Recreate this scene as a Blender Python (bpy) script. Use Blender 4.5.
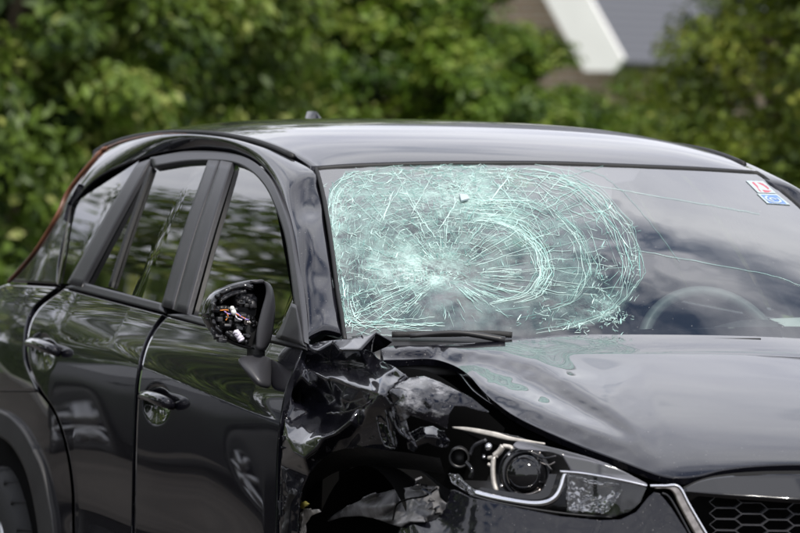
import bpy, bmesh, math, random
import numpy as np
from mathutils import Vector, Matrix
from mathutils.geometry import delaunay_2d_cdt

for o in list(bpy.data.objects):
    bpy.data.objects.remove(o)
scene = bpy.context.scene
COL = scene.collection
random.seed(5)
RNG = np.random.default_rng(5)
R = math.radians

# ------------------------------------------------------------------ camera
CAM = np.array([10.51, -4.41, 1.60])
YAW, PITCH, ROLL, FPX = 2.8065, -0.0275, 0.021, 5000.0      # focal length in photo pixels (800 wide)
_d = np.array([math.cos(PITCH)*math.cos(YAW), math.cos(PITCH)*math.sin(YAW), math.sin(PITCH)])
_r = np.cross(_d, [0, 0, 1.0]); _r /= np.linalg.norm(_r)
_u = np.cross(_r, _d)
_r2 = math.cos(ROLL)*_r + math.sin(ROLL)*_u
_u2 = -math.sin(ROLL)*_r + math.cos(ROLL)*_u
cam = bpy.data.cameras.new('camera')
camo = bpy.data.objects.new('camera', cam)
COL.objects.link(camo)
camo.matrix_world = Matrix(((_r2[0], _u2[0], -_d[0], CAM[0]), (_r2[1], _u2[1], -_d[1], CAM[1]),
                            (_r2[2], _u2[2], -_d[2], CAM[2]), (0, 0, 0, 1)))
cam.sensor_width = 36.0
cam.lens = 36.0*FPX/800.0
cam.clip_start = 0.5
cam.clip_end = 3000
cam.dof.use_dof = True
cam.dof.focus_distance = 11.6
cam.dof.aperture_fstop = 6.2
scene.camera = camo

# ------------------------------------------------------------------ sky and sun
SUN_EL, SUN_AZ = R(52), math.atan2(0.02, 1.0)        # direction towards the sun in plan
sun_dir = Vector((math.cos(SUN_EL)*math.cos(SUN_AZ), math.cos(SUN_EL)*math.sin(SUN_AZ), math.sin(SUN_EL)))
world = bpy.data.worlds.new('World')
scene.world = world
world.use_nodes = True
nt = world.node_tree
nt.nodes.clear()
wo = nt.nodes.new('ShaderNodeOutputWorld')
bg = nt.nodes.new('ShaderNodeBackground')
bg.inputs['Strength'].default_value = 0.10
sky = nt.nodes.new('ShaderNodeTexSky')
sky.sky_type = 'NISHITA'
sky.sun_disc = False
sky.sun_elevation = SUN_EL
sky.sun_rotation = math.pi/2 - SUN_AZ
tc = nt.nodes.new('ShaderNodeTexCoord')
sep = nt.nodes.new('ShaderNodeSeparateXYZ')
nt.links.new(tc.outputs['Generated'], sep.inputs[0])
zz = nt.nodes.new('ShaderNodeMath'); zz.operation = 'ADD'; zz.inputs[1].default_value = 0.22
nt.links.new(sep.outputs['Z'], zz.inputs[0])
zm = nt.nodes.new('ShaderNodeMath'); zm.operation = 'MAXIMUM'; zm.inputs[1].default_value = 0.1
nt.links.new(zz.outputs[0], zm.inputs[0])
dv = nt.nodes.new('ShaderNodeVectorMath'); dv.operation = 'DIVIDE'
cmbz = nt.nodes.new('ShaderNodeCombineXYZ')
for i in range(3):
    nt.links.new(zm.outputs[0], cmbz.inputs[i])
nt.links.new(tc.outputs['Generated'], dv.inputs[0])
nt.links.new(cmbz.outputs[0], dv.inputs[1])
mp = nt.nodes.new('ShaderNodeMapping')
mp.inputs['Location'].default_value = (0.2, 4.4, 0.0)
mp.inputs['Scale'].default_value = (1.0, 1.0, 0.0)
nt.links.new(dv.outputs[0], mp.inputs[0])
cn = nt.nodes.new('ShaderNodeTexNoise')
cn.inputs['Scale'].default_value = 2.1
cn.inputs['Detail'].default_value = 8
cn.inputs['Roughness'].default_value = 0.55
cn.inputs['Distortion'].default_value = 0.25
nt.links.new(mp.outputs[0], cn.inputs['Vector'])
cr = nt.nodes.new('ShaderNodeValToRGB')
cr.color_ramp.elements[0].position = 0.385; cr.color_ramp.elements[0].color = (0, 0, 0, 1)
cr.color_ramp.elements[1].position = 0.52; cr.color_ramp.elements[1].color = (1, 1, 1, 1)
om = nt.nodes.new('ShaderNodeMath'); om.operation = 'SUBTRACT'; om.inputs[0].default_value = 1.0; om.use_clamp = True
nt.links.new(sep.outputs['Z'], om.inputs[1])
sq = nt.nodes.new('ShaderNodeMath'); sq.operation = 'POWER'; sq.inputs[1].default_value = 2.0
nt.links.new(om.outputs[0], sq.inputs[0])
ma = nt.nodes.new('ShaderNodeMath'); ma.operation = 'MULTIPLY_ADD'; ma.inputs[1].default_value = 0.24
nt.links.new(sq.outputs[0], ma.inputs[0]); nt.links.new(cn.outputs['Fac'], ma.inputs[2])
nt.links.new(ma.outputs[0], cr.inputs[0])
cn2 = nt.nodes.new('ShaderNodeTexNoise')
cn2.inputs['Scale'].default_value = 5.0
cn2.inputs['Detail'].default_value = 5
nt.links.new(mp.outputs[0], cn2.inputs['Vector'])
cc = nt.nodes.new('ShaderNodeValToRGB')
cc.color_ramp.elements[0].position = 0.3; cc.color_ramp.elements[0].color = (8.8, 9.1, 10.6, 1)
cc.color_ramp.elements[1].position = 0.7; cc.color_ramp.elements[1].color = (14.0, 14.2, 15.0, 1)
nt.links.new(cn2.outputs['Fac'], cc.inputs[0])
mx = nt.nodes.new('ShaderNodeMix'); mx.data_type = 'RGBA'
nt.links.new(cr.outputs['Color'], mx.inputs['Factor'])
hsv = nt.nodes.new('ShaderNodeHueSaturation'); hsv.inputs['Saturation'].default_value = 1.25
nt.links.new(sky.outputs['Color'], hsv.inputs['Color'])
nt.links.new(hsv.outputs[0], mx.inputs['A'])
nt.links.new(cc.outputs['Color'], mx.inputs['B'])
nt.links.new(mx.outputs['Result'], bg.inputs['Color'])
nt.links.new(bg.outputs[0], wo.inputs[0])

sl = bpy.data.lights.new('sun', 'SUN')
sl.energy = 3.8
sl.angle = R(1.5)
sl.color = (1.0, 0.95, 0.88)
slo = bpy.data.objects.new('sun', sl)
COL.objects.link(slo)
slo.location = (8, 8, 15)
slo.rotation_euler = sun_dir.to_track_quat('Z', 'Y').to_euler()

vs = scene.view_settings
vs.view_transform = 'Standard'
vs.look = 'None'
vs.exposure = 0.1
vs.gamma = 1.0
vs.use_curve_mapping = False

# ------------------------------------------------------------------ pixel <-> space
def proj(X):
    v = np.asarray(X, float) - CAM
    z = v @ _d
    return np.stack([400 + FPX*(v @ _r2)/z, 266.5 - FPX*(v @ _u2)/z], -1)

def rays(p):
    p = np.asarray(p, float)
    return _d + (p[..., 0:1]-400)/FPX*_r2 - (p[..., 1:2]-266.5)/FPX*_u2

def at_t(px, py, t):
    return CAM + rays(np.array([px, py]))*t

def at_x(px, py, X):
    k = rays(np.array([px, py], float)); return CAM + k*(X-CAM[0])/k[0]

def at_y(px, py, Y):
    k = rays(np.array([px, py], float)); return CAM + k*(Y-CAM[1])/k[1]

def hit(p, F, t0=9.0, t1=15.8, n=270):
    """first point where F turns negative along the sight lines p (n,2)"""
    K = rays(p)
    ts = np.linspace(t0, t1, n)
    lo = np.full(len(K), t1-0.01); hi = np.full(len(K), t1); done = np.zeros(len(K), bool)
    prev = ts[0]
    for t in ts:
        f = F(CAM + K*t)
        m = (f < 0) & ~done
        lo[m] = prev; hi[m] = t; done |= m
        prev = t
        if done.all():
            break
    for _ in range(22):
        md = (lo+hi)/2
        f = F(CAM + K*md[:, None])
        ins = f < 0
        hi = np.where(ins, md, hi); lo = np.where(ins, lo, md)
    return CAM + K*hi[:, None]

# ------------------------------------------------------------------ mesh helpers
def link(o, parent=None):
    COL.objects.link(o)
    if parent is not None:
        o.parent = parent
    return o

def mesh_obj(name, verts, faces, mat, parent=None, smooth=True):
    me = bpy.data.meshes.new(name)
    me.from_pydata([tuple(map(float, v)) for v in verts], [], [tuple(map(int, f)) for f in faces])
    me.validate()
    if mat is not None:
        me.materials.append(mat)
    if smooth:
        me.polygons.foreach_set('use_smooth', [True]*len(me.polygons))
    me.update()
    return link(bpy.data.objects.new(name, me), parent)

def fast_mesh(name, V, tris, mat, parent=None, uvcol=None):
    """big triangle soup from arrays"""
    me = bpy.data.meshes.new(name)
    me.vertices.add(len(V)); me.vertices.foreach_set('co', np.asarray(V, np.float32).ravel())
    k = tris.shape[1]
    me.loops.add(len(tris)*k); me.loops.foreach_set('vertex_index', tris.astype(np.int32).ravel())
    me.polygons.add(len(tris))
    me.polygons.foreach_set('loop_start', np.arange(0, len(tris)*k, k, dtype=np.int32))
    me.polygons.foreach_set('loop_total', np.full(len(tris), k, np.int32))
    if uvcol is not None:
        a = me.attributes.new('tone', 'FLOAT', 'POINT')
        a.data.foreach_set('value', np.asarray(uvcol, np.float32))
    me.update()
    if mat: me.materials.append(mat)
    return link(bpy.data.objects.new(name, me), parent)

def empty(name, loc=(0, 0, 0), label=None, cat=None, group=None):
    o = bpy.data.objects.new(name, None)
    o.location = loc
    o.empty_display_size = 0.2
    link(o)
    tag(o, label, cat, group)
    return o

def tag(o, label=None, cat=None, group=None, kind=None):
    if label: o['label'] = label
    if cat: o['category'] = cat
    if group: o['group'] = group
    if kind: o['kind'] = kind
    return o

def solid(o, th, off=-1.0):
    m = o.modifiers.new('thickness', 'SOLIDIFY'); m.thickness = th; m.offset = off; return o

def bevel(o, w, seg=2):
    m = o.modifiers.new('bevel', 'BEVEL'); m.width = w; m.segments = seg; m.limit_method = 'ANGLE'; return o

def spline(pts, n, closed=False, smooth=True):
    """resample a polyline at n equal steps (centripetal-ish Catmull-Rom)"""
    P = np.asarray(pts, float)
    if len(P) > 2 and smooth:
        Q = np.vstack([2*P[0]-P[1], P, 2*P[-1]-P[-2]])
        out = []
        for i in range(1, len(Q)-2):
            p0, p1, p2, p3 = Q[i-1], Q[i], Q[i+1], Q[i+2]
            t = np.linspace(0, 1, 14, endpoint=False)[:, None]
            out.append(0.5*((2*p1)+(-p0+p2)*t+(2*p0-5*p1+4*p2-p3)*t**2+(-p0+3*p1-3*p2+p3)*t**3))
        P = np.vstack(out+[P[-1:]])
    s = np.r_[0, np.cumsum(np.linalg.norm(np.diff(P, axis=0), axis=1))]
    tt = np.linspace(0, s[-1], n)
    return np.stack([np.interp(tt, s, P[:, k]) for k in range(P.shape[1])], 1)

BODY_C = np.array([-1.3, 0.0, 0.85])

def grid_obj(name, P, mat, parent=None, thick=0.0, roll=0.0, smooth=True, ref=BODY_C, flip=False):
    """a mesh from a (rows, cols, 3) array of points, facing away from ref"""
    P = np.asarray(P, float)
    if roll > 0:
        du = np.gradient(P, axis=1); dw = np.gradient(P, axis=0)
        N = np.cross(du, dw); N /= (np.linalg.norm(N, axis=2, keepdims=True)+1e-9)
        s = np.sign(((P-ref)*N).sum(2).mean()); N *= s
        Q = np.zeros((P.shape[0]+4, P.shape[1]+4, 3))
        ii = np.clip(np.arange(-2, P.shape[0]+2), 0, P.shape[0]-1)
        jj = np.clip(np.arange(-2, P.shape[1]+2), 0, P.shape[1]-1)
        Q[:] = P[ii][:, jj]
        NN = N[ii][:, jj]
        def push(a, b, amt):
            Q[a, b] -= NN[a, b]*amt
        ring = np.zeros(Q.shape[:2], int)
        ring[1:-1, 1:-1] = 1; ring[2:-2, 2:-2] = 2
        # outermost ring: edge face; second ring: little radius
        Q[ring == 0] -= NN[ring == 0]*roll
        Q[ring == 1] -= NN[ring == 1]*roll*0.12
        # pull the border of the visible sheet slightly inwards so the edge reads round
        P = Q
    h, w = P.shape[:2]
    idx = np.arange(h*w).reshape(h, w)
    F = np.stack([idx[:-1, :-1], idx[:-1, 1:], idx[1:, 1:], idx[1:, :-1]], -1).reshape(-1, 4)
    V = P.reshape(-1, 3)
    a, b, c, d4 = V[F[:, 0]], V[F[:, 1]], V[F[:, 2]], V[F[:, 3]]
    nrm = np.cross(c-a, d4-b)
    s = (((a+c)/2-ref)*nrm).sum()
    if (s < 0) != flip:
        F = F[:, ::-1]
    o = mesh_obj(name, V, F, mat, parent, smooth)
    if thick:
        solid(o, thick)
    return o

def tube_verts(pts, r, seg=8, closed=False):
    P = np.asarray(pts, float)
    n = len(P)
    rr = np.full(n, r) if np.isscalar(r) else np.asarray(r, float)
    T = np.gradient(P, axis=0); T /= (np.linalg.norm(T, axis=1, keepdims=True)+1e-12)
    up = np.array([0, 0, 1.0]) if abs(T[0][2]) < 0.9 else np.array([1.0, 0, 0])
    V = []
    a = np.linspace(0, 2*math.pi, seg, endpoint=False)
    s = np.cross(T[0], up); s /= np.linalg.norm(s)
    for i in range(n):
        s = s - T[i]*(s @ T[i]); s /= (np.linalg.norm(s)+1e-12)
        b = np.cross(T[i], s)
        V.append(P[i] + rr[i]*(np.cos(a)[:, None]*s + np.sin(a)[:, None]*b))
    V = np.vstack(V)
    F = []
    for i in range(n-1):
        for k in range(seg):
            F.append((i*seg+k, i*seg+(k+1) % seg, (i+1)*seg+(k+1) % seg, (i+1)*seg+k))
    F.append(tuple(range(seg))[::-1]); F.append(tuple((n-1)*seg+k for k in range(seg)))
    return V, F

def tube(name, pts, r, mat, parent=None, seg=8):
    V, F = tube_verts(pts, r, seg)
    return mesh_obj(name, V, F, mat, parent)

def box_geo(x0, x1, y0, y1, z0, z1):
    V = [(x, y, z) for x in (x0, x1) for y in (y0, y1) for z in (z0, z1)]
    F = [(0, 1, 3, 2), (4, 6, 7, 5), (0, 4, 5, 1), (2, 3, 7, 6), (0, 2, 6, 4), (1, 5, 7, 3)]
    return V, F

def box(name, x0, x1, y0, y1, z0, z1, mat, parent=None, bv=0.0):
    V, F = box_geo(x0, x1, y0, y1, z0, z1)
    o = mesh_obj(name, V, F, mat, parent, smooth=False)
    if bv: bevel(o, bv)
    return o

def lathe(name, prof, mat, parent=None, seg=40, axis='y', loc=(0, 0, 0)):
    """profile of (radius, along axis)"""
    V = []
    for (r, h) in prof:
        for k in range(seg):
            a = 2*math.pi*k/seg
            c, s = r*math.cos(a), r*math.sin(a)
            V.append({'y': (c, h, s), 'x': (h, c, s), 'z': (c, s, h)}[axis])
    F = []
    for i in range(len(prof)-1):
        for k in range(seg):
            F.append((i*seg+k, i*seg+(k+1) % seg, (i+1)*seg+(k+1) % seg, (i+1)*seg+k))
    V = np.array(V)+np.array(loc)
    return mesh_obj(name, V, F, mat, parent)

# ------------------------------------------------------------------ materials
def new_mat(name):
    m = bpy.data.materials.new(name)
    m.use_nodes = True
    return m, m.node_tree, m.node_tree.nodes['Principled BSDF']

def pbr(name, col, rough=0.5, metal=0.0, coat=0.0, spec=0.5, noise=0.0, nscale=20.0, bump=0.0, bscale=60.0, col2=None):
    m, t, b = new_mat(name)
    b.inputs['Base Color'].default_value = (*col, 1)
    b.inputs['Roughness'].default_value = rough
    b.inputs['Metallic'].default_value = metal
    b.inputs['Specular IOR Level'].default_value = spec
    if coat:
        b.inputs['Coat Weight'].default_value = coat
        b.inputs['Coat Roughness'].default_value = 0.02
    co = t.nodes.new('ShaderNodeTexCoord')
    if noise or col2:
        n = t.nodes.new('ShaderNodeTexNoise'); n.inputs['Scale'].default_value = nscale; n.inputs['Detail'].default_value = 6
        t.links.new(co.outputs['Object'], n.inputs['Vector'])
        r = t.nodes.new('ShaderNodeValToRGB')
        c2 = col2 or tuple(c*(1-noise) for c in col)
        c1 = col if col2 else tuple(min(1, c*(1+noise)) for c in col)
        r.color_ramp.elements[0].position = 0.35; r.color_ramp.elements[0].color = (*c2, 1)
        r.color_ramp.elements[1].position = 0.65; r.color_ramp.elements[1].color = (*c1, 1)
        t.links.new(n.outputs['Fac'], r.inputs[0])
        t.links.new(r.outputs[0], b.inputs['Base Color'])
    if bump:
        n2 = t.nodes.new('ShaderNodeTexNoise'); n2.inputs['Scale'].default_value = bscale; n2.inputs['Detail'].default_value = 4
        t.links.new(co.outputs['Object'], n2.inputs['Vector'])
        bp = t.nodes.new('ShaderNodeBump'); bp.inputs['Strength'].default_value = bump; bp.inputs['Distance'].default_value = 0.01
        t.links.new(n2.outputs['Fac'], bp.inputs['Height'])
        t.links.new(bp.outputs[0], b.inputs['Normal'])
    return m

def paint_mat(name, scuff=None, dust=0.05):
    """black clear-coated paint with fine dust specks; scuff = (centre, radius) adds rubbed grey scrapes"""
    m, t, b = new_mat(name)
    b.inputs['Base Color'].default_value = (0.0055, 0.0055, 0.0085, 1)
    b.inputs['Roughness'].default_value = 0.22
    b.inputs['Specular IOR Level'].default_value = 0.05
    b.inputs['Coat Weight'].default_value = 1.0
    b.inputs['Coat Roughness'].default_value = 0.012
    b.inputs['Coat IOR'].default_value = 1.48
    co = t.nodes.new('ShaderNodeTexCoord')
    n = t.nodes.new('ShaderNodeTexNoise'); n.inputs['Scale'].default_value = 210; n.inputs['Detail'].default_value = 2
    t.links.new(co.outputs['Object'], n.inputs['Vector'])
    r = t.nodes.new('ShaderNodeValToRGB')
    r.color_ramp.elements[0].position = 0.70; r.color_ramp.elements[0].color = (0, 0, 0, 1)
    r.color_ramp.elements[1].position = 0.74; r.color_ramp.elements[1].color = (1, 1, 1, 1)
    t.links.new(n.outputs['Fac'], r.inputs[0])
    lo = t.nodes.new('ShaderNodeTexNoise'); lo.inputs['Scale'].default_value = 3.0; lo.inputs['Detail'].default_value = 6
    t.links.new(co.outputs['Object'], lo.inputs['Vector'])
    lr = t.nodes.new('ShaderNodeMapRange'); lr.inputs[1].default_value = 0.35; lr.inputs[2].default_value = 0.7
    lr.inputs[3].default_value = 0.0; lr.inputs[4].default_value = dust*0.12
    t.links.new(lo.outputs['Fac'], lr.inputs[0])
    mul = t.nodes.new('ShaderNodeMath'); mul.operation = 'MULTIPLY_ADD'
    mul.inputs[1].default_value = dust*7.0
    t.links.new(r.outputs[0], mul.inputs[0]); t.links.new(lr.outputs[0], mul.inputs[2])
    mixc = t.nodes.new('ShaderNodeMix'); mixc.data_type = 'RGBA'
    mixc.inputs['A'].default_value = (0.0055, 0.0055, 0.0085, 1); mixc.inputs['B'].default_value = (0.30, 0.29, 0.28, 1)
    t.links.new(mul.outputs[0], mixc.inputs['Factor'])
    colour = mixc.outputs['Result']
    if scuff:
        (cx, cy, cz), rad = scuff
        vd = t.nodes.new('ShaderNodeVectorMath'); vd.operation = 'DISTANCE'
        vd.inputs[1].default_value = (cx, cy, cz)
        wn = t.nodes.new('ShaderNodeTexNoise'); wn.inputs['Scale'].default_value = 14; wn.inputs['Detail'].default_value = 10; wn.inputs['Roughness'].default_value = 0.75
        mpp = t.nodes.new('ShaderNodeMapping'); mpp.inputs['Scale'].default_value = (0.5, 1.0, 1.8)
        t.links.new(co.outputs['Object'], mpp.inputs[0]); t.links.new(mpp.outputs[0], wn.inputs['Vector'])
        t.links.new(co.outputs['Object'], vd.inputs[0])
        mr = t.nodes.new('ShaderNodeMapRange'); mr.inputs[1].default_value = rad; mr.inputs[2].default_value = rad*0.3
        mr.inputs[3].default_value = 0.0; mr.inputs[4].default_value = 0.30
        t.links.new(vd.outputs['Value'], mr.inputs[0])
        ad = t.nodes.new('ShaderNodeMath'); ad.operation = 'ADD'
        t.links.new(mr.outputs[0], ad.inputs[0]); t.links.new(wn.outputs['Fac'], ad.inputs[1])
        rr = t.nodes.new('ShaderNodeValToRGB')
        rr.color_ramp.elements[0].position = 0.76; rr.color_ramp.elements[0].color = (0, 0, 0, 1)
        rr.color_ramp.elements[1].position = 1.0; rr.color_ramp.elements[1].color = (1, 1, 1, 1)
        t.links.new(ad.outputs[0], rr.inputs[0])
        mix2 = t.nodes.new('ShaderNodeMix'); mix2.data_type = 'RGBA'
        mix2.inputs['B'].default_value = (0.42, 0.42, 0.44, 1)
        t.links.new(rr.outputs[0], mix2.inputs['Factor']); t.links.new(colour, mix2.inputs['A'])
        colour = mix2.outputs['Result']
        inv = t.nodes.new('ShaderNodeMath'); inv.operation = 'SUBTRACT'; inv.inputs[0].default_value = 1.0
        t.links.new(rr.outputs[0], inv.inputs[1]); t.links.new(inv.outputs[0], b.inputs['Coat Weight'])
    t.links.new(colour, b.inputs['Base Color'])
    return m

def glass_mat(name, tint, boost=1.5, dirt=0.0, frost=False):
    m = bpy.data.materials.new(name); m.use_nodes = True
    t = m.node_tree; t.nodes.clear()
    out = t.nodes.new('ShaderNodeOutputMaterial')
    tr = t.nodes.new('ShaderNodeBsdfTransparent'); tr.inputs[0].default_value = (*tint, 1)
    gl = t.nodes.new('ShaderNodeBsdfGlossy'); gl.inputs['Roughness'].default_value = 0.008
    fr = t.nodes.new('ShaderNodeFresnel'); fr.inputs[0].default_value = 1.5
    mu = t.nodes.new('ShaderNodeMath'); mu.operation = 'MULTIPLY'; mu.inputs[1].default_value = boost; mu.use_clamp = True
    t.links.new(fr.outputs[0], mu.inputs[0])
    mix = t.nodes.new('ShaderNodeMixShader')
    t.links.new(mu.outputs[0], mix.inputs[0]); t.links.new(tr.outputs[0], mix.inputs[1]); t.links.new(gl.outputs[0], mix.inputs[2])
    last = mix
    co = t.nodes.new('ShaderNodeTexCoord')
    if dirt:
        n = t.nodes.new('ShaderNodeTexNoise'); n.inputs['Scale'].default_value = 150; n.inputs['Detail'].default_value = 3
        t.links.new(co.outputs['Object'], n.inputs['Vector'])
        r = t.nodes.new('ShaderNodeValToRGB')
        r.color_ramp.elements[0].position = 0.71; r.color_ramp.elements[0].color = (dirt*.035, dirt*.035, dirt*.035, 1)
        r.color_ramp.elements[1].position = 0.77; r.color_ramp.elements[1].color = (dirt, dirt, dirt, 1)
        t.links.new(n.outputs['Fac'], r.inputs[0])
        df = t.nodes.new('ShaderNodeBsdfDiffuse'); df.inputs[0].default_value = (0.55, 0.56, 0.55, 1)
        mx2 = t.nodes.new('ShaderNodeMixShader')
        t.links.new(r.outputs[0], mx2.inputs[0]); t.links.new(last.outputs[0], mx2.inputs[1]); t.links.new(df.outputs[0], mx2.inputs[2])
        last = mx2
    if frost:
        at = t.nodes.new('ShaderNodeAttribute'); at.attribute_name = 'frost'
        n = t.nodes.new('ShaderNodeTexNoise'); n.inputs['Scale'].default_value = 17; n.inputs['Detail'].default_value = 12; n.inputs['Roughness'].default_value = 0.70
        t.links.new(co.outputs['Object'], n.inputs['Vector'])
        vo = t.nodes.new('ShaderNodeTexVoronoi'); vo.feature = 'DISTANCE_TO_EDGE'; vo.inputs['Scale'].default_value = 75
        t.links.new(co.outputs['Object'], vo.inputs['Vector'])
        ve = t.nodes.new('ShaderNodeMapRange'); ve.inputs[1].default_value = 0.0; ve.inputs[2].default_value = 0.10
        ve.inputs[3].default_value = 0.30; ve.inputs[4].default_value = 0.0
        t.links.new(vo.outputs['Distance'], ve.inputs[0])
        nn = t.nodes.new('ShaderNodeMapRange'); nn.inputs[1].default_value = 0.40; nn.inputs[2].default_value = 0.66
        nn.inputs[3].default_value = 0.10; nn.inputs[4].default_value = 1.25
        t.links.new(n.outputs['Fac'], nn.inputs[0])
        ad = t.nodes.new('ShaderNodeMath'); ad.operation = 'ADD'
        t.links.new(nn.outputs[0], ad.inputs[0]); t.links.new(ve.outputs[0], ad.inputs[1])
        ml = t.nodes.new('ShaderNodeMath'); ml.operation = 'MULTIPLY'; ml.use_clamp = True
        t.links.new(ad.outputs[0], ml.inputs[0]); t.links.new(at.outputs['Fac'], ml.inputs[1])
        df = t.nodes.new('ShaderNodeBsdfDiffuse')
        tl = t.nodes.new('ShaderNodeBsdfTranslucent'); tl.inputs[0].default_value = (0.38, 0.66, 0.60, 1)
        wr = t.nodes.new('ShaderNodeValToRGB')
        wr.color_ramp.elements[0].position = 0.42; wr.color_ramp.elements[0].color = (0.36, 0.55, 0.515, 1)
        wr.color_ramp.elements[1].position = 1.0; wr.color_ramp.elements[1].color = (0.58, 0.74, 0.71, 1)
        t.links.new(at.outputs['Fac'], wr.inputs[0]); t.links.new(wr.outputs[0], df.inputs[0])
        mm = t.nodes.new('ShaderNodeMixShader'); mm.inputs[0].default_value = 0.3
        t.links.new(df.outputs[0], mm.inputs[1]); t.links.new(tl.outputs[0], mm.inputs[2])
        mx3 = t.nodes.new('ShaderNodeMixShader')
        t.links.new(ml.outputs[0], mx3.inputs[0]); t.links.new(last.outputs[0], mx3.inputs[1]); t.links.new(mm.outputs[0], mx3.inputs[2])
        last = mx3
        # broken glass surface is uneven
        bp = t.nodes.new('ShaderNodeBump'); bp.inputs['Strength'].default_value = 0.6; bp.inputs['Distance'].default_value = 0.004
        mb = t.nodes.new('ShaderNodeMath'); mb.operation = 'MULTIPLY'
        t.links.new(n.outputs['Fac'], mb.inputs[0]); t.links.new(at.outputs['Fac'], mb.inputs[1])
        t.links.new(mb.outputs[0], bp.inputs['Height'])
        t.links.new(bp.outputs[0], gl.inputs['Normal'])
    t.links.new(last.outputs[0], out.inputs[0])
    return m

M = {}
M['paint'] = paint_mat('black_paint')
M['trim'] = pbr('matte_black_trim', (0.030, 0.030, 0.034), 0.42, bump=0.05, bscale=400)
M['plastic'] = pbr('black_plastic', (0.014, 0.014, 0.015), 0.42, noise=0.3, nscale=12)
M['gloss'] = pbr('gloss_black_plastic', (0.006, 0.006, 0.007), 0.08, spec=0.6)
M['clad'] = pbr('grey_cladding', (0.030, 0.029, 0.029), 0.55, noise=0.25, nscale=9, bump=0.08, bscale=200)
M['rubber'] = pbr('rubber', (0.018, 0.018, 0.018), 0.75, bump=0.2, bscale=150)
M['void'] = pbr('dark_inner_steel', (0.004, 0.004, 0.004), 0.9, spec=0.05)
M['seal'] = pbr('rubber_seal', (0.006, 0.006, 0.006), 0.6)
M['chrome'] = pbr('chrome', (0.72, 0.72, 0.75), 0.08, metal=1.0)
M['satin'] = pbr('satin_metal', (0.33, 0.30, 0.28), 0.3, metal=1.0, noise=0.25, nscale=80)
M['alloy'] = pbr('alloy_wheel', (0.55, 0.55, 0.56), 0.3, metal=1.0)
M['wind'] = glass_mat('windshield_glass', (0.66, 0.75, 0.73), 3.1, dirt=0.5, frost=True)
M['sideglass'] = glass_mat('side_glass', (0.36, 0.42, 0.39), 1.6, dirt=0.12)
M['privacy'] = glass_mat('privacy_glass', (0.07, 0.08, 0.08), 1.6, dirt=0.12)
M['clear'] = glass_mat('clear_plastic', (0.92, 0.92, 0.93), 1.3, dirt=0.08)
M['seat'] = pbr('charcoal_fabric', (0.020, 0.020, 0.023), 0.85, bump=0.25, bscale=300)
M['dash'] = pbr('dark_dashboard', (0.055, 0.057, 0.062), 0.6, bump=0.15, bscale=300)
M['liner'] = pbr('pale_headliner', (0.34, 0.33, 0.31), 0.9)
M['white'] = pbr('white_plastic', (0.75, 0.75, 0.73), 0.35)
M['paper'] = pbr('white_paper', (0.78, 0.80, 0.78), 0.8, noise=0.06, nscale=60)
M['red'] = pbr('red_print', (0.42, 0.10, 0.13), 0.5)
M['blue'] = pbr('blue_print', (0.12, 0.22, 0.50), 0.5)
M['palesticker'] = pbr('pale_sticker', (0.40, 0.47, 0.49), 0.5)
M['orangewire'] = pbr('orange_wire', (0.65, 0.22, 0.04), 0.4)
M['violetwire'] = pbr('violet_wire', (0.30, 0.22, 0.60), 0.4)
M['whitewire'] = pbr('white_wire', (0.72, 0.68, 0.78), 0.4)
M['bracket'] = pbr('pale_bracket_steel', (0.52, 0.49, 0.45), 0.45, metal=0.35, noise=0.2, nscale=60)
M['torn'] = pbr('torn_grey_plastic', (0.11, 0.108, 0.11), 0.33, noise=0.45, nscale=22, bump=0.25, bscale=40)
M['rust'] = pbr('primer_rust', (0.30, 0.10, 0.02), 0.6, col2=(0.02, 0.012, 0.008), nscale=60)

def crack_mat():
    m, t, b = new_mat('crushed_glass')
    b.inputs['Base Color'].default_value = (0.56, 0.80, 0.75, 1)
    b.inputs['Roughness'].default_value = 0.25
    b.inputs['Transmission Weight'].default_value = 0.0
    at = t.nodes.new('ShaderNodeAttribute'); at.attribute_name = 'tone'
    r = t.nodes.new('ShaderNodeValToRGB')
    r.color_ramp.elements[0].color = (0.09, 0.27, 0.245, 1)
    r.color_ramp.elements[1].color = (0.60, 0.77, 0.735, 1)
    t.links.new(at.outputs['Fac'], r.inputs[0]); t.links.new(r.outputs[0], b.inputs['Base Color'])
    return m
M['crack'] = crack_mat()

# ------------------------------------------------------------------ body surfaces (car frame: x forward, y to its left, z up)
Y0 = 0.0            # middle plane of the car
SEC_Z = np.array([0.20, 0.32, 0.45, 0.58, 0.70, 0.82, 0.92, 0.99, 1.05, 1.10, 1.15, 1.25, 1.35, 1.43, 1.50, 1.55, 1.59, 1.615, 1.63, 1.70])
SEC_W = np.array([0.86, 0.890, 0.904, 0.911, 0.914, 0.914, 0.912, 0.907, 0.890, 0.860, 0.838, 0.798, 0.752, 0.712, 0.668, 0.625, 0.56, 0.45, 0.30, -0.6])
_zz = np.linspace(0.2, 1.7, 301)
_w0 = np.interp(_zz, SEC_Z, SEC_W)
_k = np.exp(-0.5*(np.arange(-12, 13)/4.5)**2); _k /= _k.sum()
_wp = np.convolve(np.r_[np.full(12, _w0[0]), _w0, np.full(12, _w0[-1])], _k, 'valid')
TX = np.array([-3.9, -3.5, -3.2, -2.9, -2.4, -0.2, 0.10, 0.30, 0.45, 0.55, 0.65, 0.70, 0.74, 0.79, 0.83, 0.86])
TF = np.array([0.90, 0.935, 0.962, 0.982, 1.0, 1.0, 0.998, 0.975, 0.93, 0.85, 0.715, 0.60, 0.49, 0.33, 0.12, -0.3])
_tx = np.linspace(-3.9, 0.86, 400)
_t0 = np.interp(_tx, TX, TF)
_tp = np.convolve(np.r_[np.full(8, _t0[0]), _t0, np.full(8, _t0[-1])], np.ones(17)/17, 'valid')
_tp[-14:] = _t0[-14:]

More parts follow.
